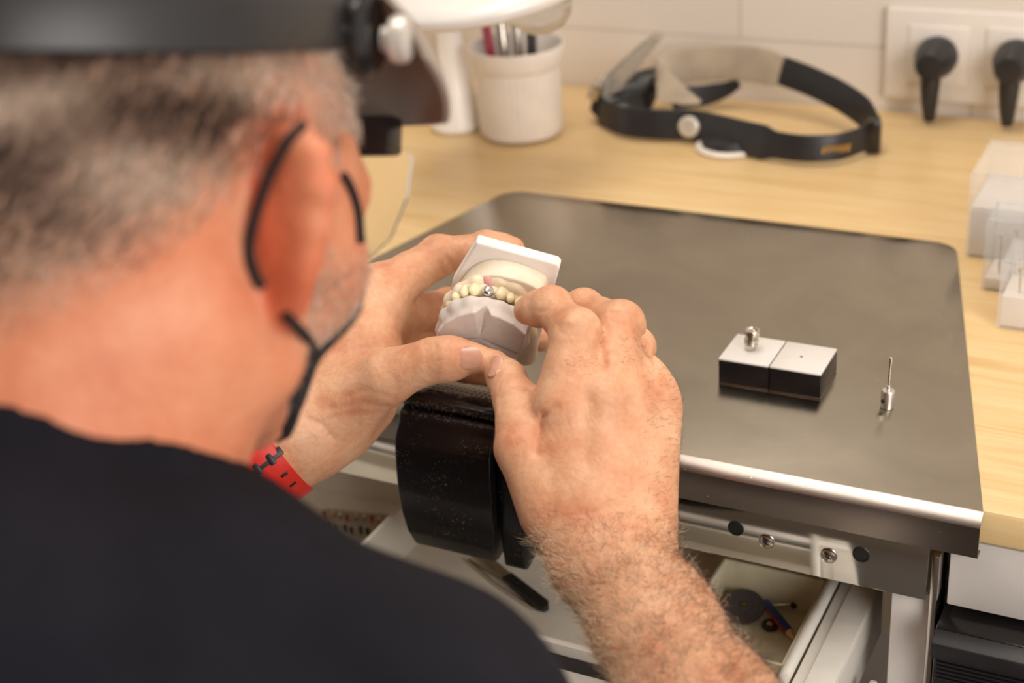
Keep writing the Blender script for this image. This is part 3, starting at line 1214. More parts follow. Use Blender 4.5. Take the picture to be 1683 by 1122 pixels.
# finger nails
def nail(px, py, along, w, l, lab=None, curve=0.5, off=0.0004):
    p_, n_ = hit(px, py, 0)
    if p_ is None: return
    a = unit(np.asarray(along) - (np.asarray(along) @ n_) * n_)
    s = np.cross(n_, a)
    vs, fs = [], []
    N_ = 12
    for top in (1, 0):
        for i in range(N_ + 1):
            v_ = i / N_ * 2 - 1
            for j in range(N_ + 1):
                u_ = j / N_ * 2 - 1
                # squircle mapping
                uu = u_ * math.sqrt(1 - 0.52 * v_ * v_)
                vv = v_ * math.sqrt(1 - 0.46 * u_ * u_)
                q = p_ + a * vv * l / 2 + s * uu * w / 2 + n_ * (-(uu ** 2) * w * 0.20 * curve / 0.5 - (0.0006 if vv < -0.8 else 0) + (off if top else off - 0.0009))
                vs.append(q)
    M1 = N_ + 1
    for i in range(N_):
        for j in range(N_):
            fs.append((i * M1 + j, i * M1 + j + 1, (i + 1) * M1 + j + 1, (i + 1) * M1 + j))
            b_ = M1 * M1
            fs.append((b_ + i * M1 + j, b_ + (i + 1) * M1 + j, b_ + (i + 1) * M1 + j + 1, b_ + i * M1 + j + 1))
    b_ = M1 * M1
    for i in range(N_):
        fs.append((i * M1, (i + 1) * M1, b_ + (i + 1) * M1, b_ + i * M1))
        fs.append((i * M1 + N_, b_ + i * M1 + N_, b_ + (i + 1) * M1 + N_, (i + 1) * M1 + N_))
        fs.append((i, b_ + i, b_ + i + 1, i + 1))
        fs.append((N_ * M1 + i, N_ * M1 + i + 1, b_ + N_ * M1 + i + 1, b_ + N_ * M1 + i))
    o = mesh('fingernail', vs, fs, M_nail.m, person)
    autosmooth(o, 60)
    if lab: o['label'] = lab
    return o


M_nail = simple('nail', (206, 150, 126), 0.32, var=0.04, sc=200)
M_nail.b.inputs['Coat Weight'].default_value = 0.3
nail(772, 588, C(800, 586, 0.8) - C(760, 588, 0.8), 0.0132, 0.0138, 'broad nail of the left thumb', 0.45, off=0.0006)
nail(811, 601, C(803, 583, 0.8) - C(820, 620, 0.8), 0.0118, 0.0142, 'short nail of the right thumb', 0.6, off=0.0005)

# ================================================================== headset worn by the person
hs = empty('magnifier_headset', H(0, -100, 62), 'black magnifier headset strapped around the head of the person, clear lens folded down', 'magnifier headset')
ring = []
for i in range(72):
    t = 2 * math.pi * i / 72
    d_ = np.array([math.cos(t), math.sin(t), 0.0])
    zc = 51 + 0.172 * (95 * d_[1] + 95)
    o_ = H(0, -5, zc)
    dr = HM @ d_
    h_ = bvh.ray_cast(V(o_ + dr * 0.16), V(-dr), 0.2)
    rr_ = (np.linalg.norm(np.array(h_[0]) - o_) if h_[0] is not None else 0.085)
    ring.append((o_, dr, rr_))
rs_ = np.array([x[2] for x in ring])
rs_ = (rs_ + np.roll(rs_, 1) + np.roll(rs_, -1) + np.roll(rs_, 2) + np.roll(rs_, -2)) / 5
ringp = np.array([x[0] + x[1] * (r + 0.0065) for x, r in zip(ring, rs_)])
sweep('head_strap', ringp, rrect(0.0016, 0.0092, 0.0014, 3), HM[:, 2], M_black.m, hs, closed=True)
padp = np.array([x[0] + x[1] * (r + 0.0030) for x, r in zip(ring, rs_)])[2:17]
M_pad = simple('grey_foam', (150, 142, 130), 0.8)
sweep('forehead_pad', padp, rrect(0.002, 0.010, 0.0015, 3), HM[:, 2], M_pad.m, hs)


def hdir(x, y, z): return unit(HM @ np.array([x, y, z], float))


for sx_ in (1, -1):
    pc = H(67 * sx_, 46, 74)
    pv = lathe('pivot_housing', pc, hdir(sx_, 0.25, 0), [(0.015, 0.0), (0.0165, 0.003), (0.0165, 0.009), (0.013, 0.012), (0, 0.012)], M_blackgl.m, hs, 36)
    kn_ = lathe('knob', H(80 * sx_, 51, 72), hdir(sx_, 0.25, 0), [(0.0048, 0), (0.0048, 0.003), (0.0082, 0.0035), (0.0088, 0.006), (0.0082, 0.009), (0.006, 0.0105), (0, 0.011)], M_knob.m, pv, 32)


def visor_surf(th, t, off=0.0):
    a = (80 + 21 * math.sin(t * 1.75) - off) * math.sin(th)
    yy = 32 + (66 + 36 * math.sin(t * 1.35) - off) * math.cos(th) ** 0.8
    zz = 90 - 38 * t ** 1.3 - 10 * (1 - math.cos(th)) * t
    return H(a, yy, zz)


vs, fs = [], []
NT, NS = 40, 14
for layer in (0, 2.2):
    for i in range(NT + 1):
        th = math.radians(-80 + 160 * i / NT)
        tm = 0.28 + 0.72 * min(1.0, math.cos(th) * 1.9) ** 0.7
        for j in range(NS + 1):
            vs.append(visor_surf(th, tm * j / NS, layer))
W_ = NS + 1
LN = (NT + 1) * W_
for i in range(NT):
    for j in range(NS):
        q = (i * W_ + j, i * W_ + j + 1, (i + 1) * W_ + j + 1, (i + 1) * W_ + j)
        fs.append(q)
        fs.append(tuple(LN + x for x in q[::-1]))
    for j in (0, NS): fs.append((i * W_ + j, (i + 1) * W_ + j, LN + (i + 1) * W_ + j, LN + i * W_ + j))
for j in range(NS):
    for i in (0, NT): fs.append((i * W_ + j, i * W_ + j + 1, LN + i * W_ + j + 1, LN + i * W_ + j))
autosmooth(mesh('visor', vs, fs, M_visor.m, hs), 50)
# lens carrier and lens
hold = box('lens_holder', H(0, 108, 45), (0.054, 0.006, 0.008), M_blackgl.m, hs, 0.002, rot=HM)
lx = []
for a, b in ((-58, 40), (58, 40), (61, 36), (59, 20), (52, 4), (38, -8), (16, -13), (-16, -13), (-38, -8), (-52, 4), (-59, 20), (-61, 36)):
    lx.append(H(a, 108, b))
prism('lens', lx, hdir(0, 1, 0) * 0.0022, M_glass.m, hs, bev=0.0004, ang=60)

# ================================================================== dental casts
Oc = C(795, 488, 0.835)
Xc, Yc, Zc = camdir(.97, -.24, 0), camdir(.165, .66, .733), None
Yc = unit(Yc - (Yc @ Xc) * Xc)
Zc = -np.cross(Xc, Yc)
CMt = np.array([Xc, Yc, Zc]).T
Oc = Oc - CMt @ (np.array([0, 20, 0]) * 0.001)


def K(x, y, z): return Oc + CMt @ (np.array([x, y, z]) * 0.001)


class Poly:
    """extruded polygon in the cast frame (mm), rounded by r, tapering by k per mm of height"""
    def __init__(s, pts, z0, z1, r=1.0, taper=0.0, zt=None):
        s.p = np.array(pts, float)
        s.z0, s.z1, s.r, s.tp, s.zt = z0, z1, r, taper, (z0 if zt is None else zt)
        c_ = [K(x, y, z) for x, y in pts for z in (z0, z1)]
        s.lo, s.hi = np.min(c_, 0) - 0.002, np.max(c_, 0) + 0.002

    def ev(s, p, bc, br):
        q = (p - Oc) @ CMt * 1000
        P_, n = s.p, len(s.p)
        d = np.full(len(q), 1e9)
        ins = np.zeros(len(q), bool)
        for i in range(n):
            a, b = P_[i], P_[(i + 1) % n]
            ab = b - a
            w = q[:, :2] - a
            h = np.clip(w @ ab / (ab @ ab), 0, 1)
            d = np.minimum(d, np.linalg.norm(w - h[:, None] * ab, axis=1))
            c1 = (a[1] <= q[:, 1]) != (b[1] <= q[:, 1])
            with np.errstate(divide='ignore', invalid='ignore'):
                xi = a[0] + (q[:, 1] - a[1]) / (b[1] - a[1] + 1e-12) * (b[0] - a[0])
            ins ^= c1 & (q[:, 0] < xi)
        d = np.where(ins, -d, d) + s.r + s.tp * (q[:, 2] - s.zt)
        dz = np.maximum(s.z0 + s.r - q[:, 2], q[:, 2] - s.z1 + s.r)
        out = np.linalg.norm(np.maximum(np.stack([d, dz], 1), 0), axis=1) + np.minimum(np.maximum(d, dz), 0) - s.r
        return out * 0.001


def kell(c, r): return ell(K(*c), np.array(r) * 0.001, CMt.T)
def krc(a, b, ra, rb): return rc(K(*a), K(*b), ra * 0.001, rb * 0.001)


def wedge(c, ang, wid, depth, z0, ln):
    """V groove in the base, running outwards from c along ang"""
    a = np.array([math.cos(ang), math.sin(ang)])
    n = np.array([-a[1], a[0]])

    def fn(p):
        q = (p - Oc) @ CMt * 1000
        w = q[:, :2] - np.array(c)
        u = w @ a
        v = w @ n
        z = q[:, 2] - z0
        h = np.clip(u / ln, 0, 1.3)
        d = np.maximum(np.abs(v) - wid * h * (1 - z / depth / np.maximum(h, 0.05)), z - depth * h)
        d = np.maximum(d, -u)
        return d * 0.0006
    c_ = K(c[0], c[1], z0)
    return Pr(fn, c_ - 0.03, c_ + 0.03)


M_plaster = simple('white_plaster', (214, 201, 192), 0.8, var=0.03, sc=120, bump=0.25)
M_cream = simple('cream_plaster', (240, 224, 200), 0.6, var=0.04, sc=90, bump=0.2)
M_disc = simple('white_mounting_plastic', (240, 232, 224), 0.45, var=0.01)
M_tooth = simple('ivory_tooth_wax', (240, 220, 178), 0.35, var=0.06, sc=140, Subsurface_Weight=0.0)
M_wax = simple('ivory_wax', (238, 218, 184), 0.4, var=0.05, sc=90)
M_gum = simple('pink_gum_wax', (224, 160, 150), 0.45, var=0.05)

low_out = [(-21, -12), (-20.5, -2), (-17, 7), (-11, 15), (-4, 20.5), (3, 22.5), (11, 22), (20, 19), (28, 13), (28.5, 2), (26, -15), (12, -24), (-10, -24)]
lowc = empty('dental_cast', K(3, 0, -13), 'grey white plaster lower cast with star-shaped notched base held between both thumbs', 'dental cast', None)
baseL = Cut(0.0004, Poly(low_out, -14.5, -4.0, 0.7), [wedge((3, 2), math.radians(92), 4.6, 6.5, -14.5, 19), wedge((3, 2), math.radians(215), 4.2, 5.5, -14.5, 22), wedge((3, 2), math.radians(-22), 4.2, 5.5, -14.5, 22)])
arch = [(-19, -8), (-17.5, 4), (-13, 13), (-6, 18), (2, 19.8), (10, 19.8), (18, 18), (25, 11), (27, -2)]
ridge = Gp(0.003, [krc((arch[i][0], arch[i][1] - 1.5, -4.5), (arch[i + 1][0], arch[i + 1][1] - 1.5, -4.5), 4.2, 4.2) for i in range(len(arch) - 1)])
pv_, qv_ = mesh_sdf(Gp(0.002, [baseL, ridge]), 0.0006)
np_mesh('plaster_base', pv_, qv_, M_plaster.m, lowc)
lt = [(-18.6, -4, 4.0), (-16.8, 4, 3.8), (-13.6, 10.5, 3.6), (-9, 15, 3.3), (-3.8, 18, 3.0), (1.4, 19.2, 2.8), (6.6, 19.6, 2.8), (11.8, 19.4, 3.0), (17.2, 18, 3.3), (22.2, 14.5, 3.6), (25.6, 8, 3.8), (27, 0, 4)]
for x, y, r in lt:
    g = Gp(0.001, [kell((x, y, -3.0), (r * 0.92, r * 0.75, 2.6)), kell((x - r * 0.35, y - 0.6, -2.0), (r * 0.5, r * 0.6, 1.6)), kell((x + r * 0.35, y - 0.4, -2.1), (r * 0.5, r * 0.6, 1.6))])
    a_, b_ = mesh_sdf(g, 0.0005)
    np_mesh('tooth', a_, b_, M_plaster.m, lowc)

up = empty('dental_cast', K(8, 0, 24), 'cream upper cast with ivory teeth, one metal crown, on a square white plate', 'dental cast', None)
up_out = [(-17, -22), (-17.5, -2), (-14, 12), (-10, 21), (-3, 28), (6, 31), (18, 31), (27, 29), (33, 24), (34, 5), (33, -26), (22, -36), (0, -36), (-12, -31)]
up_out = [tuple(v[:2]) for v in spline([(a, b, 0) for a, b in up_out], 56, closed=True)]
upb = Gp(0.003, [Poly(up_out, 9.5, 22.0, 1.0, -0.12, 22), Gp(0.003, [krc((arch[i][0] * 0.96, arch[i][1] - 1, 8), (arch[i + 1][0] * 0.96, arch[i + 1][1] - 1, 8), 5.0, 5.0) for i in range(len(arch) - 1)]),
                 krc((30, -6, 6), (31, -26, 8), 5, 7)])
a_, b_ = mesh_sdf(upb, 0.0006)
np_mesh('plaster_base', a_, b_, M_cream.m, up)
g = Gp(0.003, [krc((-14, 14, 8.5), (-6, 20.5, 9.5), 3.2, 3.6), krc((-6, 20.5, 9.5), (6, 23.4, 11.5), 3.6, 4.6), krc((6, 23.4, 11.5), (16, 22.5, 10.5), 4.6, 4.4), krc((16, 22.5, 10.5), (25, 16, 8.5), 4.4, 3.6)])
a_, b_ = mesh_sdf(g, 0.0007)
np_mesh('wax_gum', a_, b_, M_wax.m, up)
ut = [(-17, 4, 3.6, 0), (-14.8, 11.5, 3.4, 0), (-11.2, 16.6, 2.8, 0), (-6.0, 20.0, 3.4, 0), (1.6, 21.6, 3.2, 1), (8.8, 22.0, 3.2, 0), (14.6, 21.2, 2.3, 0), (19.8, 19.4, 2.9, 0), (24.4, 15.2, 3.2, 0), (27, 8, 3.6, 0)]
for x, y, r, cr in ut:
    if cr:
        g = Gp(0.0012, [kell((x, y, 4.2), (r * 1.12, r * 0.85, 4.2)), kell((x, y + 0.4, 2.6), (r * 0.85, r * 0.55, 2.0))])
        a_, b_ = mesh_sdf(g, 0.0004)
        o = np_mesh('tooth', a_, b_, M_chrome.m, up)
        o['label'] = 'polished metal crown tooth'
    else:
        g = Gp(0.0012, [kell((x, y, 4.0), (r, r * 0.85, 4.2)), kell((x, y + 0.5, 2.4), (r * 0.85, r * 0.5, 2.2)), kell((x, y, 6.5), (r * 0.8, r * 0.9, 3))])
        a_, b_ = mesh_sdf(g, 0.0005)
        np_mesh('tooth', a_, b_, M_tooth.m, up)
g = Gp(0.002, [kell((1.8, 23.6, 9.0), (4.6, 2.6, 3.2)), kell((0.4, 24.6, 10.5), (3.6, 2.6, 2.6))])
a_, b_ = mesh_sdf(g, 0.0005)
np_mesh('pink_gum', a_, b_, M_gum.m, up)
plo = [(-11.5, 38.5), (35.5, 37), (37.5, 35), (37, -40), (30, -43), (-14, -43), (-20, -36), (-20.5, 4)]
a_, b_ = mesh_sdf(Cut(0.0006, Poly(plo, 22.0, 29.5, 1.2), [krc((-2, 41, 20), (24, 40.5, 20), 3.2, 3.2)]), 0.0007)
np_mesh('mounting_plate', a_, b_, M_disc.m, up)

# ================================================================== watch strap on the left wrist
wst = empty('wristwatch', C(455, 770, 0.85), 'red rubber watch strap with black clasp on the left wrist', 'wristwatch')
M_red = simple('red_rubber', (214, 40, 28), 0.45, var=0.04)
axl = unit(C(530, 690, 0.86) - C(425, 768, 0.856))          # along the forearm
cw = C(440, 757, 0.857)
sd = unit(np.cross(axl, nL))
nn2 = unit(np.cross(sd, axl))
rp = []
for i in range(64):
    t = 2 * math.pi * i / 64
    d_ = sd * math.cos(t) + nn2 * math.sin(t)
    h_ = bvh.ray_cast(V(cw + d_ * 0.07), V(-d_), 0.1)
    r_ = np.linalg.norm(np.array(h_[0]) - cw) if h_[0] is not None else 0.03
    rp.append((d_, min(r_, 0.036)))
rr_ = np.array([x[1] for x in rp])
for _ in range(4): rr_ = (rr_ + np.roll(rr_, 1) + np.roll(rr_, -1)) / 3
rpts = np.array([cw + x[0] * (r + 0.0020) for x, r in zip(rp, rr_)])
sweep('strap', rpts, rrect(0.0012, 0.0105, 0.0008, 2), axl, M_red.m, wst, closed=True)
wd_ = [cw + x[0] * (r + 0.0036) for x, r in zip(rp, rr_)]
nrm_ = [x[0] for x in rp]
vdir = unit(CAM - cw)
best = int(np.argmax([n @ vdir for n in nrm_]))
for dk, sz in ((-9, 0), (-5, 0), (6, 0), (11, 0)):
    i = (best + dk) % 64
    for ax2 in (-0.0048, 0.0048):
        box('strap_slot', wd_[i] + axl * ax2 - nrm_[i] * 0.0005, (0.0009, 0.0022, 0.0005), M_black.m, wst, 0.0002, rot=np.array([np.cross(axl, nrm_[i]), axl, nrm_[i]]).T)
i = best
fr_ = np.array([np.cross(axl, nrm_[i]), axl, nrm_[i]]).T
clp = box('clasp', wd_[i] + nrm_[i] * 0.0006, (0.0026, 0.0125, 0.0012), M_black.m, wst, 0.0008, rot=fr_)
for ax2 in (-0.0045, 0.0045):
    box('clasp_link', wd_[i] + axl * ax2 + nrm_[i] * 0.0014, (0.0042, 0.0018, 0.0010), M_black.m, clp, 0.0006, rot=fr_)
tl = [wd_[(best + j) % 64] + nrm_[(best + j) % 64] * 0.0006 for j in range(-4, 16)]
sweep('strap_tail', np.array(tl), rrect(0.0012, 0.0100, 0.0008, 2), axl, M_red.m, wst)

# ================================================================== bench pin
pin = empty('bench_pin', (-0.41, 0.66, -0.03), 'black padded bench pin with worn edges clipped to the front of the steel plate', 'bench pin')


def worn_black():
    M_ = Mat('worn_black_pad', srgb(24, 22, 24), 0.26)
    v = M_.coords()
    sp = M_.ramp(M_.noise(v, 900, 2, 0.5), [(0.655, (0, 0, 0)), (0.69, (1, 1, 1))])
    sp2 = M_.ramp(M_.noise(v, 60, 3, 0.5), [(0.45, (0, 0, 0)), (0.7, (1, 1, 1))])
    f = M_.mix(1.0, sp, sp2, 'MULTIPLY')
    c = M_.mix(f, srgb(17, 17, 21), srgb(170, 150, 130))
    geo = M_.n('ShaderNodeNewGeometry')
    e = M_.ramp(geo.outputs['Pointiness'], [(0.545, (0, 0, 0)), (0.60, (1, 1, 1))])
    e = M_.mix(1.0, e, M_.ramp(M_.noise(v, 500, 3), [(0.5, (0, 0, 0)), (0.6, (1, 1, 1))]), 'MULTIPLY')
    c = M_.mix(e, c, srgb(178, 156, 132))
    M_.color(c)
    M_.bump(M_.noise(v, 200, 4), 0.15, 0.0004)
    return M_


M_pin = worn_black()
xl, xr = -0.4555, -0.3885
prof = [(0.7005, 0.0138), (0.690, 0.0138), (0.6828, 0.0110), (0.6805, 0.0050), (0.6755, -0.0010), (0.6735, -0.0050), (0.6715, -0.022), (0.6710, -0.040), (0.6720, -0.058), (0.6735, -0.072), (0.6775, -0.0835), (0.684, -0.0865), (0.698, -0.082), (0.7000, -0.070)]
fp = prism('front_pad', [(xl, y, z) for y, z in prof], (xr - xl, 0, 0), M_pin.m, pin, bev=0.0012, seg=2, ang=14)
for vtx in fp.data.vertices:                      # the sides narrow towards the bottom
    t = max(0.0, (-0.045 - vtx.co.z) / 0.042)
    vtx.co.x += (-0.422 - vtx.co.x) * 0.16 * t * t
prism('top_ledge', [(xl + 0.001, y, z) for y, z in ((0.7005, 0.0212), (0.6915, 0.0212), (0.6870, 0.0198), (0.6850, 0.0168), (0.6865, 0.0140), (0.7005, 0.0140))], (xr - xl + 0.001, 0, 0), M_pin.m, pin, bev=0.0010, seg=2, ang=30)
prism('side_wing', [(xr + 0.0008, y, z) for y, z in ((0.7000, 0.0120), (0.688, 0.0100), (0.681, -0.004), (0.679, -0.030), (0.678, -0.060), (0.680, -0.086), (0.684, -0.0890), (0.7075, -0.0830), (0.7075, -0.0300), (0.7000, -0.0280))], (0.0150, 0, 0), M_pin.m, pin, bev=0.0016, seg=3, ang=30)
box('clip_plate', (-0.42, 0.712, -0.072), (0.028, 0.0010, 0.014), M_pin.m, pin, 0.0004)

# perforated metal rest behind the pin
M_perf = Mat('perforated_metal', (0.50, 0.47, 0.42, 1), 0.45, 0.6)
v_ = M_perf.coords((260, 260, 260), rot=(0, 0, 0.15))
vo = M_perf.n('ShaderNodeTexVoronoi', feature='F1')
vo.inputs['Randomness'].default_value = 0.0
vo.inputs['Scale'].default_value = 1.0
M_perf.l(v_, vo.inputs['Vector'])
M_perf.color(M_perf.ramp(vo.outputs['Distance'], [(0.30, srgb(52, 46, 42)), (0.38, srgb(164, 156, 144))]))
rest = empty('perforated_rest', (-0.40, 0.715, 0.0026), 'grey perforated metal rest curving up behind the black bench pin', 'bench rest')
x0_, x1_ = -0.4535, -0.3700
sec = [(0.7015, 0.0200), (0.709, 0.0192), (0.716, 0.0176), (0.724, 0.0150), (0.7275, 0.0138)]
vs, fs = [], []
NX = 24
for lay in (0, -0.0022):
    for i in range(NX + 1):
        t = i / NX
        x = x0_ + (x1_ - x0_) * t
        edge = 1 - min(1, min(t, 1 - t) / 0.16)
        for y, z in sec:
            yy = 0.7015 + (y - 0.7015) * (1 - 0.75 * (edge ** 2 if t < 0.5 else edge ** 6))
            zz = z - 0.002 * (edge ** 2) + lay
            vs.append((x, yy, zz))
K_ = len(sec)
LN = (NX + 1) * K_
for i in range(NX):
    for j in range(K_ - 1):
        q = (i * K_ + j, (i + 1) * K_ + j, (i + 1) * K_ + j + 1, i * K_ + j + 1)
        fs += [q, tuple(LN + a for a in q[::-1])]
    for j in (0, K_ - 1): fs.append((i * K_ + j, (i + 1) * K_ + j, LN + (i + 1) * K_ + j, LN + i * K_ + j))
for j in range(K_ - 1):
    for i in (0, NX): fs.append((i * K_ + j, i * K_ + j + 1, LN + i * K_ + j + 1, LN + i * K_ + j))
autosmooth(mesh('perforated_sheet', vs, fs, M_perf.m, rest), 40)
rim_ = [vs[i * K_ + K_ - 1] for i in range(NX + 1)]
sweep('edge_trim', np.array(rim_), circ(0.0016, 8), (0, 0, 1), M_black.m, rest)
prism('mounting_foot', [(x0_ + 0.02, 0.712, 0.0026), (x1_ - 0.015, 0.712, 0.0026), (x1_ - 0.015, 0.724, 0.0026), (x0_ + 0.02, 0.724, 0.0026)], (0, 0, 0.0115), M_black.m, rest, bev=0.001)

# ================================================================== cabinet and drawer below the worktop
M_cab = simple('white_lacquer', (222, 216, 210), 0.35, var=0.01)
M_drw = simple('grey_white_drawer', (222, 214, 200), 0.5, var=0.03, sc=20)
M_rail = simple('painted_metal_rail', (206, 200, 190), 0.38, var=0.02)
M_dark = simple('dark_gap', (34, 31, 30), 0.7)

cb = empty('bench_cabinet', (-0.4, 1.0, -0.4), 'white lacquered bench cabinet under the worktop with chrome corner strip', 'cabinet')
yb = 0.716
box('back_panel', (-0.42, 1.33, -0.45), (0.85, 0.006, 0.42), M_cab.m, cb)
px0, px1 = PY(1458, 1000, yb)[0], PY(1530, 1000, yb)[0]
box('side_panel', ((px0 + px1) / 2, 0.99, -0.466), ((px1 - px0) / 2 - 0.0015, 0.272, 0.400), M_cab.m, cb, 0.0015)
box('corner_strip', (px1 + 0.0015, yb + 0.010, -0.455), (0.0022, 0.014, 0.42), M_chrome.m, cb, 0.0008)
box('apron', (0.165, yb + 0.008, -0.046), (0.286, 0.008, 0.0225), M_cab.m, cb, 0.0010)
box('bottom_panel', (-0.3, 1.02, -0.86), (0.75, 0.3, 0.008), M_cab.m, cb)
box('left_panel', (-0.86, 1.0, -0.45), (0.009, 0.29, 0.42), M_cab.m, cb, 0.001)
box('underframe', (-0.40, 0.86, -0.052), (0.25, 0.006, 0.026), M_cab.m, cb, 0.001)
box('guide_block', (px0 - 0.005, 0.765, -0.098), (0.0045, 0.02, 0.024), simple('beige_plastic', (186, 176, 158), 0.5).m, cb, 0.001)
box('guide_tab', (px0 - 0.004, 0.69, -0.150), (0.0022, 0.02, 0.020), M_cab.m, cb, 0.001)

un = empty('extraction_unit', (0.05, 0.72, -0.3), 'black ribbed extraction unit below the white apron at the right', 'extraction unit')
ux0 = px1 + 0.006
prism('housing', [(ux0, y, z) for y, z in ((0.70, -0.0740), (0.93, -0.0700), (0.93, -0.42), (0.70, -0.42))], (0.42, 0, 0), M_blackgl.m, un, bev=0.002)
prism('front_ledge', [(ux0, y, z) for y, z in ((0.699, -0.0735), (0.690, -0.078), (0.688, -0.086), (0.699, -0.088))], (0.42, 0, 0), M_black.m, un, bev=0.0008)
for i in range(7):
    box('rib', (ux0 + 0.21, 0.6985, -0.0905 - i * 0.0028), (0.208, 0.0016, 0.0008), M_black.m, un, 0.0003)

dr = empty('drawer', (-0.43, 0.75, -0.14), 'open grey white drawer with divider pulled out below the bench pin', 'drawer')
xa, xb, ya, yb2, zf, zt = -0.80, -0.196, 0.640, 1.10, -0.142, -0.101
box('drawer_floor', ((xa + xb) / 2, (ya + yb2) / 2, zf - 0.002), ((xb - xa) / 2, (yb2 - ya) / 2, 0.002), M_drw.m, dr, 0.0005)
box('divider', (-0.4985, (ya + yb2) / 2, (zf + zt) / 2), (0.0018, (yb2 - ya) / 2, (zt - zf) / 2), M_drw.m, dr, 0.0008)
box('side_wall', (xa, (ya + yb2) / 2, (zf + zt) / 2), (0.002, (yb2 - ya) / 2, (zt - zf) / 2), M_drw.m, dr, 0.0008)
box('side_wall', (xb - 0.002, (ya + yb2) / 2, (zf + zt) / 2), (0.0022, (yb2 - ya) / 2, (zt - zf) / 2), M_drw.m, dr, 0.0008)
box('inner_wall', ((xa - 0.5) / 2, 0.790, (zf + zt) / 2 + 0.01), ((-0.5 - xa) / 2 - 0.003, 0.002, (zt - zf) / 2 + 0.010), M_drw.m, dr, 0.0008)
box('front_wall', ((xa + xb) / 2, ya, (zf + zt) / 2), ((xb - xa) / 2, 0.0025, (zt - zf) / 2), M_drw.m, dr, 0.001)
sweep('rolled_edge', np.array([(-0.1975, 0.575, -0.1005), (-0.1975, 0.80, -0.1005), (-0.1975, 1.05, -0.1005)]), circ(0.0036, 12), (0, 0, 1), M_rail.m, dr)
prism('rail', [(x, 0.57, z) for x, z in ((-0.1935, -0.106), (-0.1935, -0.1035), (-0.187, -0.1030), (-0.1862, -0.1018), (-0.1705, -0.1018), (-0.1697, -0.1055), (-0.1697, -0.1250), (-0.1712, -0.1262), (-0.1712, -0.150), (-0.19, -0.150))], (0, 0.46, 0), M_rail.m, dr, bev=0.0004, ang=30)
box('gap_shade', ((xa + xb) / 2, 0.628, -0.114), ((xb - xa) / 2, 0.009, 0.006), M_dark.m, dr, 0.0005)  # dark strip in the gap behind the front panel, shade put into its colour
box('front_panel', ((xa - 0.17) / 2, 0.606, -0.150), ((-0.17 - xa) / 2, 0.012, 0.050), M_cab.m, dr, 0.003)

# beige box with grinding bits
bx = empty('parts_box', (-0.235, 0.715, -0.14), 'small beige open plastic box of grinding bits in the drawer', 'box')
M_beige = simple('beige_translucent', (214, 204, 176), 0.4, var=0.04)
q0, q1, q2, q3 = PZ(1190, 938, -0.112), PZ(1352, 958, -0.112), PZ(1290, 1094, -0.112), PZ(1150, 1058, -0.112)
bx0, bx1 = (q0[0] + q3[0]) / 2, (q1[0] + q2[0]) / 2
by1, by0 = (q0[1] + q1[1]) / 2, (q2[1] + q3[1]) / 2
bx1 = min(bx1, xb - 0.006)
bx0 -= 0.010
by1 += 0.008
zc0 = zf + 0.0004
box('base', ((bx0 + bx1) / 2, (by0 + by1) / 2, zc0 + 0.001), ((bx1 - bx0) / 2, (by1 - by0) / 2, 0.001), M_beige.m, bx, 0.0004)
for nm, c_, h_ in (('wall', ((bx0 + bx1) / 2, by0, zc0 + 0.015), ((bx1 - bx0) / 2, 0.0012, 0.015)), ('wall', ((bx0 + bx1) / 2, by1, zc0 + 0.015), ((bx1 - bx0) / 2, 0.0012, 0.015)),
                   ('wall', (bx0, (by0 + by1) / 2, zc0 + 0.015), (0.0012, (by1 - by0) / 2, 0.015)), ('wall', (bx1, (by0 + by1) / 2, zc0 + 0.015), (0.0012, (by1 - by0) / 2, 0.015))):
    box(nm, c_, h_, M_beige.m, bx, 0.0005)
zi = zc0 + 0.0022
# abrasive disc
dc = PZ(1222, 997, zi + 0.007)
ad = empty('abrasive_disc', dc, 'dark grey abrasive disc with a metal centre pin in the beige box', 'abrasive disc')
M_abr = simple('abrasive_grey', (70, 62, 60), 0.9, var=0.2, sc=900, bump=0.5)
lathe('disc', dc, (0.1, -0.25, 1), [(0.0026, 0), (0.0136, 0), (0.0140, 0.0008), (0.0136, 0.0016), (0.0026, 0.0016)], M_abr.m, ad, 48)
lathe('centre_pin', dc, (0.1, -0.25, 1), [(0.0012, -0.006), (0.0012, 0.0016), (0.0022, 0.0018), (0.0019, 0.0030), (0.0, 0.0032)], M_nickel.m, ad, 20)
# small wheel
wc = PZ(1266, 1029, zi + 0.001)
sw = empty('polishing_wheel', wc, 'small black rubber polishing wheel with brass centre beside the short pencil', 'polishing wheel')
lathe('rubber_ring', wc, (0, -0.1, 1), [(0.0014, 0), (0.0050, 0), (0.0055, 0.001), (0.0050, 0.0022), (0.0030, 0.0022), (0.0014, 0.0016)], M_black.m, sw, 32)
M_brass = Mat('brass', (0.72, 0.50, 0.24, 1), 0.25, 1.0)
lathe('brass_centre', wc, (0, -0.1, 1), [(0.0022, 0.0014), (0.0022, 0.0026), (0.0012, 0.0032), (0, 0.0032)], M_brass.m, sw, 20)
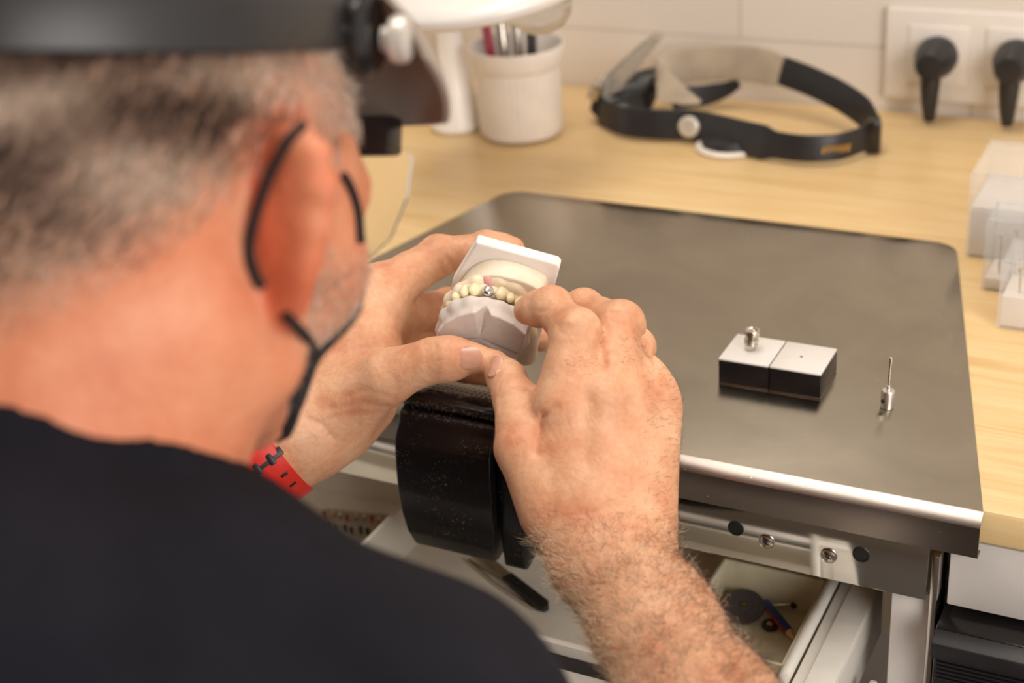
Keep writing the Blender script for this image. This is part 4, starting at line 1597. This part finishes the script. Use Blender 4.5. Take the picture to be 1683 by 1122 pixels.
# pencil
pa, pb = PZ(1258, 990, zi + 0.0075), PZ(1308, 1052, zi + 0.004)
pe = empty('pencil', pa, 'short pencil stub, blue and red, in the beige box', 'pencil')
ax = unit(pb - pa)
Lp = np.linalg.norm(pb - pa)
F_ = frame_from(ax)
M_blue = simple('blue_paint', (28, 52, 110), 0.4)
M_redp = simple('red_paint', (160, 34, 40), 0.4)
hexa = [(0.0031 * math.cos(math.radians(60 * i + 30)), 0.0031 * math.sin(math.radians(60 * i + 30))) for i in range(6)]
prism('barrel', [pa + F_ @ np.array([a, b, 0]) for a, b in hexa], ax * (Lp - 0.008), M_blue.m, pe, bev=0.0003)
prism('red_side', [pa + F_ @ np.array([a * 1.03, b * 1.03, 0.0002]) for a, b in (hexa[2], hexa[3], hexa[4], (0.0, -0.0012))], ax * (Lp - 0.0084), M_redp.m, pe)
lathe('sharpened_tip', pa + ax * (Lp - 0.008), ax, [(0.0029, 0), (0.0010, 0.0065), (0.0008, 0.0065)], simple('bare_wood', (206, 160, 112), 0.6).m, pe, 24)
lathe('lead', pa + ax * (Lp - 0.0018), ax, [(0.0011, 0), (0.0, 0.003)], M_redp.m, pe, 16)
# bits
for i, (x, y, a, lab) in enumerate(((1300, 992, 0.5, 'dark cone-headed grinding bit lying by the far corner of the beige box'), (1242, 976, 2.4, 'thin steel bit partly behind the dark abrasive disc'))):
    p0 = PZ(x, y, zi + 0.0035)
    bt = empty('grinding_bit', p0, lab, 'grinding bit')
    d_ = np.array([math.cos(a), math.sin(a), 0.0])
    lathe('shank', p0, -d_, [(0.0012, 0), (0.0012, 0.016), (0.0009, 0.017), (0, 0.017)], M_nickel.m, bt, 14)
    lathe('head', p0 - d_ * 0.0005, d_, [(0.0016, 0), (0.0034, 0.001), (0.0030, 0.006), (0.0, 0.008)], M_abr.m, bt, 20)

# scalpel / wax tools on the drawer floor
ta, tb = PZ(788, 912, zf + 0.004), PZ(898, 1000, zf + 0.004)
kf = empty('craft_knife', ta, 'dark grey knife with metal blade lying on the drawer floor below the bench pin', 'knife')
ax = unit(tb - ta)
L_ = np.linalg.norm(tb - ta)
side = unit(np.cross(ax, [0, 0, 1]))
up_ = np.array([0, 0, 1.0])


def flat(name, prof_, th, z, mat, parent, base=ta, bev=0.0005):
    return prism(name, [base + ax * (a * L_) + side * b + up_ * z for a, b in prof_], up_ * th, mat, parent, bev=bev)


flat('handle', [(0.42, -0.0042), (0.95, -0.0048), (1.0, -0.002), (1.0, 0.002), (0.93, 0.0045), (0.42, 0.0040)], 0.0045, -0.0022, M_black.m, kf)
flat('blade', [(0.0, -0.0005), (0.10, -0.0042), (0.62, -0.0036), (0.62, 0.0036), (0.02, 0.0030)], 0.0009, 0.0004, M_nickel.m, kf, bev=0)
flat('slide_button', [(0.50, -0.0020), (0.62, -0.0020), (0.62, 0.0020), (0.50, 0.0020)], 0.0022, 0.0022, M_blackgl.m, kf)
tz, tz2 = PZ(770, 921, zf + 0.002), PZ(878, 999, zf + 0.002)
tw = empty('tweezers', tz, 'thin steel tweezers lying beside the dark knife on the drawer floor', 'tweezers')
for s_ in (-0.0016, 0.0016):
    sd_ = unit(np.cross(unit(tz2 - tz), [0, 0, 1]))
    sweep('tweezer_arm', spline([tz + sd_ * s_ * 0.3, tz * 0.5 + tz2 * 0.5 + sd_ * s_ * 1.6, tz2 + sd_ * s_ * 0.6], 16), rrect(0.0007, 0.0012, 0.0003, 2), (0, 0, 1), M_nickel.m, tw)

# tray of small bits at the left
tc_ = PZ(575, 862, zf + 0.012)
tr = empty('bur_tray', tc_ * np.array([1, 1, 0]) + np.array([0, 0, zf]), 'clear ribbed tray full of small dark and brass burs left of the drawer divider', 'tray')
box('tray_base', (tc_[0], tc_[1], zf + 0.005), (0.030, 0.022, 0.005), simple('smoky_plastic', (160, 152, 138), 0.3).m, tr, 0.003, rot=Matrix.Rotation(0.2, 3, 'Z'))
random.seed(4)
Mb = [M_black.m, M_nickel.m, M_dark.m, M_redp.m, M_black.m, M_brass.m]
n_b = 0
for i in range(9):
    for j in range(2):
        x = tc_[0] - 0.024 + i * 0.006
        y = tc_[1] - 0.008 + j * 0.016 + random.uniform(-0.002, 0.002) - (x - tc_[0]) * -0.2
        m_ = Mb[(i * 2 + j * 3) % 6]
        bt = lathe('bur', (x, y, zf + 0.0100), (0.05 * random.uniform(-1, 1), 0.05, 1), [(0.0009, 0), (0.0009, 0.0025), (0.0014, 0.003), (0.0015, 0.0045), (0.0007, 0.006), (0, 0.006)], m_, None, 12)
        tag(bt, 'tiny bur standing in the clear ribbed tray left of the drawer divider', 'bur', 'burs standing in the ribbed tray')

# ================================================================== magnetic block, analog, pin
zp = 0.0023
A0, A1 = PZ(1180, 629, zp), PZ(1349, 657, zp)
dx_ = unit(A1 - A0)
dy_ = np.array([-dx_[1], dx_[0], 0.0])
wB = np.linalg.norm(A1 - A0)
top = PY(1180, 588, A0[1])
hB = top[2] - zp
TB = PZ(1206, 547, top[2])
dB = (TB - A0)[:2] @ dy_[:2]
print('block', wB, hB, dB)
mb = empty('magnetic_block', A0, 'small two-part block with white top and glossy black sides on the steel plate', 'block')
rotB = np.array([dx_, dy_, [0, 0, 1]]).T
for i in range(2):
    c_ = A0 + dx_ * wB * (0.25 + 0.5 * i) + dy_ * dB / 2
    hw = wB / 4 - 0.00035
    box('black_body', c_ + np.array([0, 0, 0.0012 + (hB - 0.0028) / 2]), (hw, dB / 2, (hB - 0.0028) / 2 - 0.0), M_blackgl.m, mb, 0.0006, rot=rotB)
    box('metal_foot', c_ + np.array([0, 0, 0.0006]), (hw, dB / 2, 0.0006), M_lip.m, mb, 0.0002, rot=rotB)
    box('white_top', c_ + np.array([0, 0, hB - 0.0008]), (hw, dB / 2, 0.0008), M_cab.m, mb, 0.0006, rot=rotB)
hp = PZ(1317, 586, zp + hB)
lathe('hole', hp - np.array([0, 0, 0.0001]), (0, 0, 1), [(0.0009, 0), (0.0009, 0.0002), (0, 0.0002)], M_dark.m, mb, 16)

ap = PZ(1233, 574, zp + hB)
an = empty('implant_analog', ap, 'small ridged silver implant piece standing on the white block top', 'implant part')
axn = unit([0.10, 0.05, 1]) * 1.0
K12 = lambda pr: [(r * 1.15, h * 1.25) for r, h in pr]
lathe('lower_screw', ap, axn, K12([(0.0018, 0), (0.0030, 0.0006), (0.0034, 0.002), (0.0038, 0.0032), (0.0032, 0.0040), (0.0040, 0.0048), (0.0040, 0.0060), (0.0028, 0.0066)]), M_nickel.m, an, 32, ang=25)
lathe('upper_cap', ap, axn, K12([(0.0028, 0.0066), (0.0036, 0.0072), (0.0028, 0.0078), (0.0042, 0.0086), (0.0043, 0.0108), (0.0040, 0.0114), (0.0026, 0.0116), (0.0022, 0.0106), (0.0, 0.0106)]), M_nickel.m, an, 32, ang=25)

dp = PZ(1458, 669, zp)
dpn = empty('implant_driver', dp, 'silver hand driver with thin upright shaft standing on the steel plate', 'driver')
hd = PY(1463, 586, dp[1])[2] - zp
lathe('grip', dp, (0.02, 0, 1), [(0.0036, 0), (0.0041, 0.0004), (0.0041, 0.0110), (0.0036, 0.0120), (0.0014, 0.0122), (0.0014, 0.0150), (0.0009, 0.0155)], M_alu.m, dpn, 40)
lathe('shaft', dp + np.array([0.0003, 0, 0.0150]), (0.03, 0, 1), [(0.0008, 0), (0.0008, hd - 0.019), (0.0010, hd - 0.0188), (0.0009, hd - 0.0155), (0, hd - 0.015)], M_nickel.m, dpn, 16)
lathe('cross_hole', dp + np.array([-0.0020, -0.00362, 0.0056]), (-0.5, -0.86, 0), [(0.0014, 0), (0.0014, 0.0003), (0, 0.0003)], M_dark.m, dpn, 16)

# ================================================================== clear boxes at the right
def clear_box(px, py, tpx, tpy, w, dpt, label, white_frac, items):
    b0 = PZ(px, py, 0.0004)
    h = PY(tpx, tpy, b0[1])[2]
    t = empty('clear_box', b0, label, 'storage box')
    c_ = b0 + np.array([w / 2, dpt / 2, 0])
    th = 0.0014
    box('white_insert', c_ + np.array([0, 0, h * white_frac / 2 + 0.001]), (w / 2 - 0.002, dpt / 2 - 0.002, h * white_frac / 2), M_white.m, t, 0.001)
    # tub and lid as shells
    M_ = M_clear.m
    for nm, z0, z1 in (('tub', 0.0, h * 0.55), ('lid', h * 0.55 + 0.0006, h)):
        parts = [box(nm, c_ + np.array([0, -dpt / 2 + th / 2, (z0 + z1) / 2]), (w / 2, th / 2, (z1 - z0) / 2), M_, t, 0.0004),
                 box(nm, c_ + np.array([0, dpt / 2 - th / 2, (z0 + z1) / 2]), (w / 2, th / 2, (z1 - z0) / 2), M_, t, 0.0004),
                 box(nm, c_ + np.array([-w / 2 + th / 2, 0, (z0 + z1) / 2]), (th / 2, dpt / 2 - th, (z1 - z0) / 2), M_, t, 0.0004),
                 box(nm, c_ + np.array([w / 2 - th / 2, 0, (z0 + z1) / 2]), (th / 2, dpt / 2 - th, (z1 - z0) / 2), M_, t, 0.0004)]
        zz = z0 + th / 2 if nm == 'tub' else z1 - th / 2
        parts.append(box(nm, c_ + np.array([0, 0, zz]), (w / 2 - th, dpt / 2 - th, th / 2), M_, t, 0.0002))
        join(parts)
    for (ix, iy, ih) in items:
        s_ = lathe('pin_holder', b0 + np.array([ix, iy, h * white_frac + 0.001]), (0, 0, 1), [(0.0009, 0), (0.0009, ih), (0.0024, ih), (0.0024, ih + 0.002), (0, ih + 0.002)], M_nickel.m, t, 14)
    return t, b0, h


M_clear = Mat('frosty_clear_plastic', (0.96, 0.94, 0.92, 1), 0.10, 0.0, Alpha=0.16)
t1, b1, h1 = clear_box(1585, 421, 1598, 284, 0.085, 0.075, 'large clear plastic box with white lower half, farthest of the three', 0.58, [])
lathe('lid_emblem', b1 + np.array([0.050, 0.036, h1 + 0.0001]), (0, 0, 1), [(0.0140, 0), (0.0140, 0.0003), (0.0, 0.0003)], simple('grey_print', (150, 138, 124), 0.6).m, t1, 40)
t2, b2, h2 = clear_box(1611, 476, 1623, 363, 0.060, 0.040, 'clear plastic box with upright pins, middle of the three', 0.15, [(0.010, 0.012, 0.028), (0.020, 0.014, 0.032), (0.032, 0.012, 0.026), (0.044, 0.014, 0.03)])
t3, b3, h3 = clear_box(1636, 538, 1644, 430, 0.055, 0.042, 'clear plastic box with one pin over a white insert, nearest of the three', 0.45, [(0.012, 0.010, 0.016)])

# ================================================================== power outlet and plugs
ox0 = PY(1458, 80, WALL_Y)[0]
oz1, oz0 = PY(1462, 8, WALL_Y)[2], PY(1456, 156, WALL_Y)[2]
po = empty('power_outlet', (ox0 + 0.08, WALL_Y, (oz0 + oz1) / 2), 'white double power outlet frame on the tiled wall', 'power outlet')
M_sock = simple('outlet_white', (226, 217, 208), 0.35, var=0.01)
box('frame', (ox0 + 0.0765, WALL_Y - 0.005, (oz0 + oz1) / 2), (0.0765, 0.0045, (oz1 - oz0) / 2), M_sock.m, po, 0.003)
for i, (x, y) in enumerate(((1541, 92), (1670, 98))):
    pcn = PY(x, y, WALL_Y - 0.012)
    box('socket_insert', (pcn[0], WALL_Y - 0.0105, pcn[2]), (0.027, 0.0015, 0.027), M_sock.m, po, 0.001)
    pg = empty('power_plug', pcn, ('black power plug in the left socket of the wall outlet', 'black power plug in the right socket, cut by the photo edge')[i], 'power plug', None)
    lathe('plug_body', pcn + np.array([0, 0.0, 0]), (0, -1, 0), [(0.0188, 0), (0.0190, 0.010), (0.0165, 0.016), (0.0145, 0.030), (0.011, 0.036), (0, 0.037)], M_black.m, pg, 40)
    st = pcn + np.array([0, -0.024, -0.004])
    sweep('strain_relief', np.array([st, st + np.array([0, -0.001, -0.020]), st + np.array([0, 0, -0.034]), st + np.array([0, 0.004, -0.050])]), circ(0.0088, 16), (0, 1, 0), M_black.m, pg, scale=[1.1, 1.0, 0.85, 0.6])
    cd = st + np.array([0, 0.004, -0.050])
    sweep('cord', spline([cd, np.array([cd[0], cd[1] + 0.001, 0.012]), np.array([cd[0] + 0.003, cd[1] + 0.012, 0.0042]), np.array([cd[0] + 0.05, cd[1] + 0.0125, 0.0042]), np.array([cd[0] + 0.25, cd[1] + 0.012, 0.0042])][:2], 10), circ(0.0035, 10), (0, 1, 0), M_black.m, pg)

# ================================================================== cup with files
cb0 = PZ(783, 208, 0.0005)
ccen = PZ(853, 222, 0.0)
dC = np.linalg.norm(ccen - CAM)
rCup = 0.0400
ccen = np.array([ccen[0], ccen[1] + 0.006, 0.0005])
hC = PY(853, 66, ccen[1])[2] - 0.004
print('cup', ccen, hC, dC)
cup = empty('plastic_cup', ccen, 'white ribbed plastic cup holding files on the worktop by the wall', 'cup')
N_ = 160
vs, fs = [], []
prof_ = [(0.030, 0.0), (0.0375, 0.002), (0.0395, 0.006), (0.0405, hC * 0.76), (0.0420, hC * 0.77), (0.0440, hC * 0.79), (0.0450, hC * 0.985), (0.0446, hC), (0.0436, hC), (0.0415, hC * 0.8), (0.0385, hC * 0.7), (0.037, 0.004), (0.0, 0.004)]
for ip, (r, h) in enumerate(prof_):
    for k_ in range(N_):
        t = 2 * math.pi * k_ / N_
        rr = r + (0.00035 * math.cos(t * 40) if ip in (2, 3) else 0)
        vs.append(ccen + np.array([rr * math.cos(t), rr * math.sin(t), h]))
for i in range(len(prof_) - 1):
    for k_ in range(N_):
        k2 = (k_ + 1) % N_
        fs.append((i * N_ + k_, i * N_ + k2, (i + 1) * N_ + k2, (i + 1) * N_ + k_))
fs.append(tuple(range(N_))[::-1])
autosmooth(mesh('cup_wall', vs, fs, M_white.m, cup), 50)
cols = [('purple', (96, 50, 150)), ('red', (150, 36, 60)), ('black', (30, 26, 28)), ('silver', None), ('black', (34, 30, 30)), ('silver', None), ('black', (26, 26, 30)), ('black', (44, 40, 40))]
offs = [(-0.030, 0.004), (-0.024, -0.008), (-0.017, 0.006), (-0.009, -0.006), (-0.001, 0.008), (0.006, -0.004), (0.015, 0.006), (0.022, -0.006)]
labs = ['purple handled tool standing at the left side of the white cup', 'dark red handled tool beside the purple one in the white cup', 'black file standing beside the red handled tool in the white cup', 'thin silver file left of centre in the white cup',
        'black file in the middle of the white cup, between two silver files', 'silver file right of centre in the white cup', 'black file right of the silver files in the white cup', 'dark grey file at the right side of the white cup']
for i, ((nm, rgb), (ox, oy)) in enumerate(zip(cols, offs)):
    b_ = ccen + np.array([ox * 0.7, oy * 0.7, 0.0045])
    tp = ccen + np.array([ox * 1.05 - 0.004, oy + 0.004, hC + 0.022 + 0.004 * (i % 3)])
    m_ = M_nickel.m if rgb is None else simple('file_' + nm, rgb, 0.4).m
    fl_ = empty('file', b_, labs[i], 'file')
    d_ = unit(tp - b_)
    Lf = np.linalg.norm(tp - b_)
    lathe('handle', b_ + d_ * Lf * 0.45, d_, [(0.0034, 0), (0.0044, 0.006), (0.0044, Lf * 0.53), (0.0034, Lf * 0.55), (0, Lf * 0.55)], m_, fl_, 14)
    lathe('blade', b_, d_, [(0.0006, 0), (0.0016, 0.01), (0.0018, Lf * 0.46)], M_nickel.m, fl_, 10)

# ================================================================== white magnifier lamp
lb = PZ(751, 209, 0.0005)
lamp = empty('magnifier_lamp', lb, 'white table lamp with flared stand and round head with clear lens', 'lamp')
lc = C(800, -24, 1.235)
M_lamp = simple('glossy_white_plastic', (240, 234, 228), 0.2, var=0.01)
lathe('stand', lb, (0, 0, 1), [(0.024, 0.0), (0.026, 0.004), (0.024, 0.016), (0.019, 0.045), (0.013, 0.080), (0.0105, 0.110), (0.0100, lc[2] - 0.034), (0.0085, lc[2] - 0.030), (0, lc[2] - 0.029)], M_lamp.m, lamp, 48, xs=1.0)
ln_ = unit(np.array([-0.10, -0.10, 1.0]))
arm_ = [lb + np.array([0, 0, lc[2] - 0.034]), lb + np.array([0.004, -0.002, lc[2] - 0.022]), (lb + np.array([0, 0, lc[2] - 0.014])) * 0.5 + (lc - ln_ * 0.012) * 0.5, lc - ln_ * 0.008]
sweep('arm', spline(arm_, 24), circ(0.0075, 16), (0.3, 1, 0), M_lamp.m, lamp)
lathe('lamp_head', lc - ln_ * 0.010, ln_, [(0.060, 0.000), (0.088, 0.002), (0.093, 0.008), (0.092, 0.014), (0.078, 0.020), (0.050, 0.024), (0.0, 0.026)], M_lamp.m, lamp, 72, ang=60)
lnc = C(886, 12, 1.20)
lathe('lens', np.array([lnc[0], lnc[1], lnc[2] + 0.004]), (0.1, 0, -1), [(0.027, 0.0), (0.0265, 0.006), (0.024, 0.013), (0.018, 0.020), (0.009, 0.0245), (0.0, 0.026)], Mat('thick_lens', (0.86, 0.82, 0.76, 1), 0.12, 0.0, IOR=1.35, Transmission_Weight=0.85).m, lamp, 48, ang=70)

# white dispenser against the wall behind the lamp
db = PZ(700, 128, 0.0005)
disp = empty('paper_box', db, 'cream cardboard box behind the white lamp stand against the wall', 'box')
box('carton', (db[0] - 0.01, 1.33, 0.055), (0.035, 0.022, 0.0545), simple('cream_card', (214, 204, 188), 0.7).m, disp, 0.002)
box('carton_flap', (db[0] - 0.01, 1.307, 0.098), (0.033, 0.0008, 0.010), simple('cream_card_edge', (196, 184, 166), 0.7).m, disp, 0.0003)

# ================================================================== second headset on the worktop
h2_ = empty('magnifier_headset', PZ(1180, 225, 0), 'black and grey magnifier headset lying on the maple worktop near the outlet', 'magnifier headset')
near_ = [PY(985, 185, 1.257)] + [PZ(x_, y_, 0.0165) for x_, y_ in ((1020, 198), (1070, 204), (1135, 206), (1180, 215), (1230, 228), (1275, 238), (1325, 244), (1380, 241), (1425, 226))]
far_ = [PY(*a) for a in ((1437, 212, 1.262), (1420, 185, 1.285), (1380, 157, 1.305), (1330, 133, 1.320), (1285, 116, 1.330))]
padf = [PY(*a) for a in ((1283, 116, 1.329), (1240, 106, 1.335), (1180, 103, 1.338), (1120, 108, 1.334), (1085, 124, 1.322), (1078, 140, 1.30))]
upv = unit([0, 0.28, 1.0])
np_ = spline(near_, 64)
sc_ = np.interp(np.linspace(0, 1, len(np_)), [0, 0.12, 0.3, 0.5, 0.62, 0.66, 1], [0.8, 1.0, 1.05, 1.1, 1.15, 0.88, 0.85])
sweep('near_band', np_, rrect(0.0014, 0.0135, 0.0012, 3), upv, M_black.m, h2_, scale=sc_)
sweep('far_band', spline(far_, 40), rrect(0.0012, 0.0135, 0.0010, 3), upv, M_black.m, h2_)
M_pad2 = simple('grey_pad', (166, 150, 130), 0.5, var=0.06, sc=40)
pp = spline(padf, 40)
sweep('forehead_pad', pp, rrect(0.0022, 0.0165, 0.002, 4), upv, M_pad2.m, h2_, scale=np.interp(np.linspace(0, 1, len(pp)), [0, 0.1, 0.8, 1], [0.85, 1.0, 1.0, 0.6]))
inner = [PY(*a) for a in ((1105, 160, 1.315), (1150, 158, 1.325), (1190, 148, 1.332), (1215, 136, 1.334))]
sweep('inner_band', spline(inner, 20), rrect(0.0012, 0.010, 0.001, 3), upv, M_black.m, h2_, scale=np.interp(np.linspace(0, 1, 21), [0, 0.5, 1], [1.2, 0.9, 0.25])[:len(spline(inner, 20))])
bkp = PZ(1435, 222, 0.0165)
box('buckle', bkp, (0.0065, 0.0085, 0.0150), M_blackgl.m, h2_, 0.002, rot=Matrix.Rotation(0.3, 3, 'Z'))
knp = PZ(1135, 206, 0.0165) - np.array([0, 0.002, 0])
lathe('knob', knp, (0, -1, 0.1), [(0.0085, 0), (0.0100, 0.001), (0.0098, 0.0045), (0.0080, 0.0058), (0.0048, 0.0060), (0.0045, 0.0050), (0.0025, 0.0050), (0.0025, 0.0062), (0, 0.0064)], M_knob.m, h2_, 40)
# visor housing and clear lens plates
vh = [PY(*a) for a in ((968, 182, 1.262), (975, 150, 1.275), (1005, 135, 1.29), (1040, 128, 1.30), (1078, 120, 1.305), (1078, 160, 1.295), (1062, 196, 1.27), (1020, 205, 1.250), (985, 200, 1.252))]
prism('visor_housing', vh, np.array([0.0, 0.014, 0.004]), M_blackgl.m, h2_, bev=0.003, ang=40)
ar = [PY(*a) for a in ((1078, 108, 1.30), (1092, 120, 1.30), (1130, 160, 1.27), (1150, 172, 1.25), (1120, 172, 1.25), (1078, 165, 1.27))]
prism('grey_arm', ar, np.array([0, 0.008, 0.002]), M_pad2.m, h2_, bev=0.0015)
M_smoke = Mat('smoky_clear_plastic', (0.70, 0.66, 0.60, 1), 0.08, 0.0, IOR=1.3, Transmission_Weight=0.8)
for j, dyv in enumerate((0.0, 0.012)):
    lp_ = [PY(*a) + np.array([0, dyv, 0]) for a in ((980, 158, 1.262), (996, 160, 1.262), (1040, 112, 1.275), (1074, 66, 1.285), (1066, 60, 1.285), (1030, 92, 1.278), (990, 128, 1.265))]
    prism('lens_plate', lp_, np.array([0.004, 0.006, 0.0]), M_smoke.m, h2_, bev=0.0008)
box('lens_hinge', PY(981, 148, 1.262), (0.0055, 0.008, 0.0085), M_nickel.m, h2_, 0.002, rot=Matrix.Rotation(0.4, 3, 'Y'))
spc = PZ(1195, 247, 0.0)
wd0 = np.array([spc[0], spc[1] + 0.006, 0.0006])
ring_o = lathe('ear_cushion', wd0, (0, 0, 1), [(0.022, 0.0), (0.030, 0.0), (0.031, 0.002), (0.029, 0.004), (0.023, 0.004), (0.022, 0.003)], M_white.m, h2_, 48)
lathe('ear_disc', wd0 + np.array([0, 0, 0.002]), (0, -0.1, 1), [(0.024, 0), (0.025, 0.004), (0.021, 0.010), (0.008, 0.012), (0, 0.012)], M_black.m, h2_, 48)
for i in range(6):
    p_ = PZ(1355 + i * 8, 245 - i * 0.8, 0.0160)
    box('adjust_slot', p_ - np.array([0, 0.0016, 0]), (0.0012, 0.0006, 0.0038), M_brass.m, h2_, 0.0003, rot=Matrix.Rotation(0.25, 3, 'Y'))
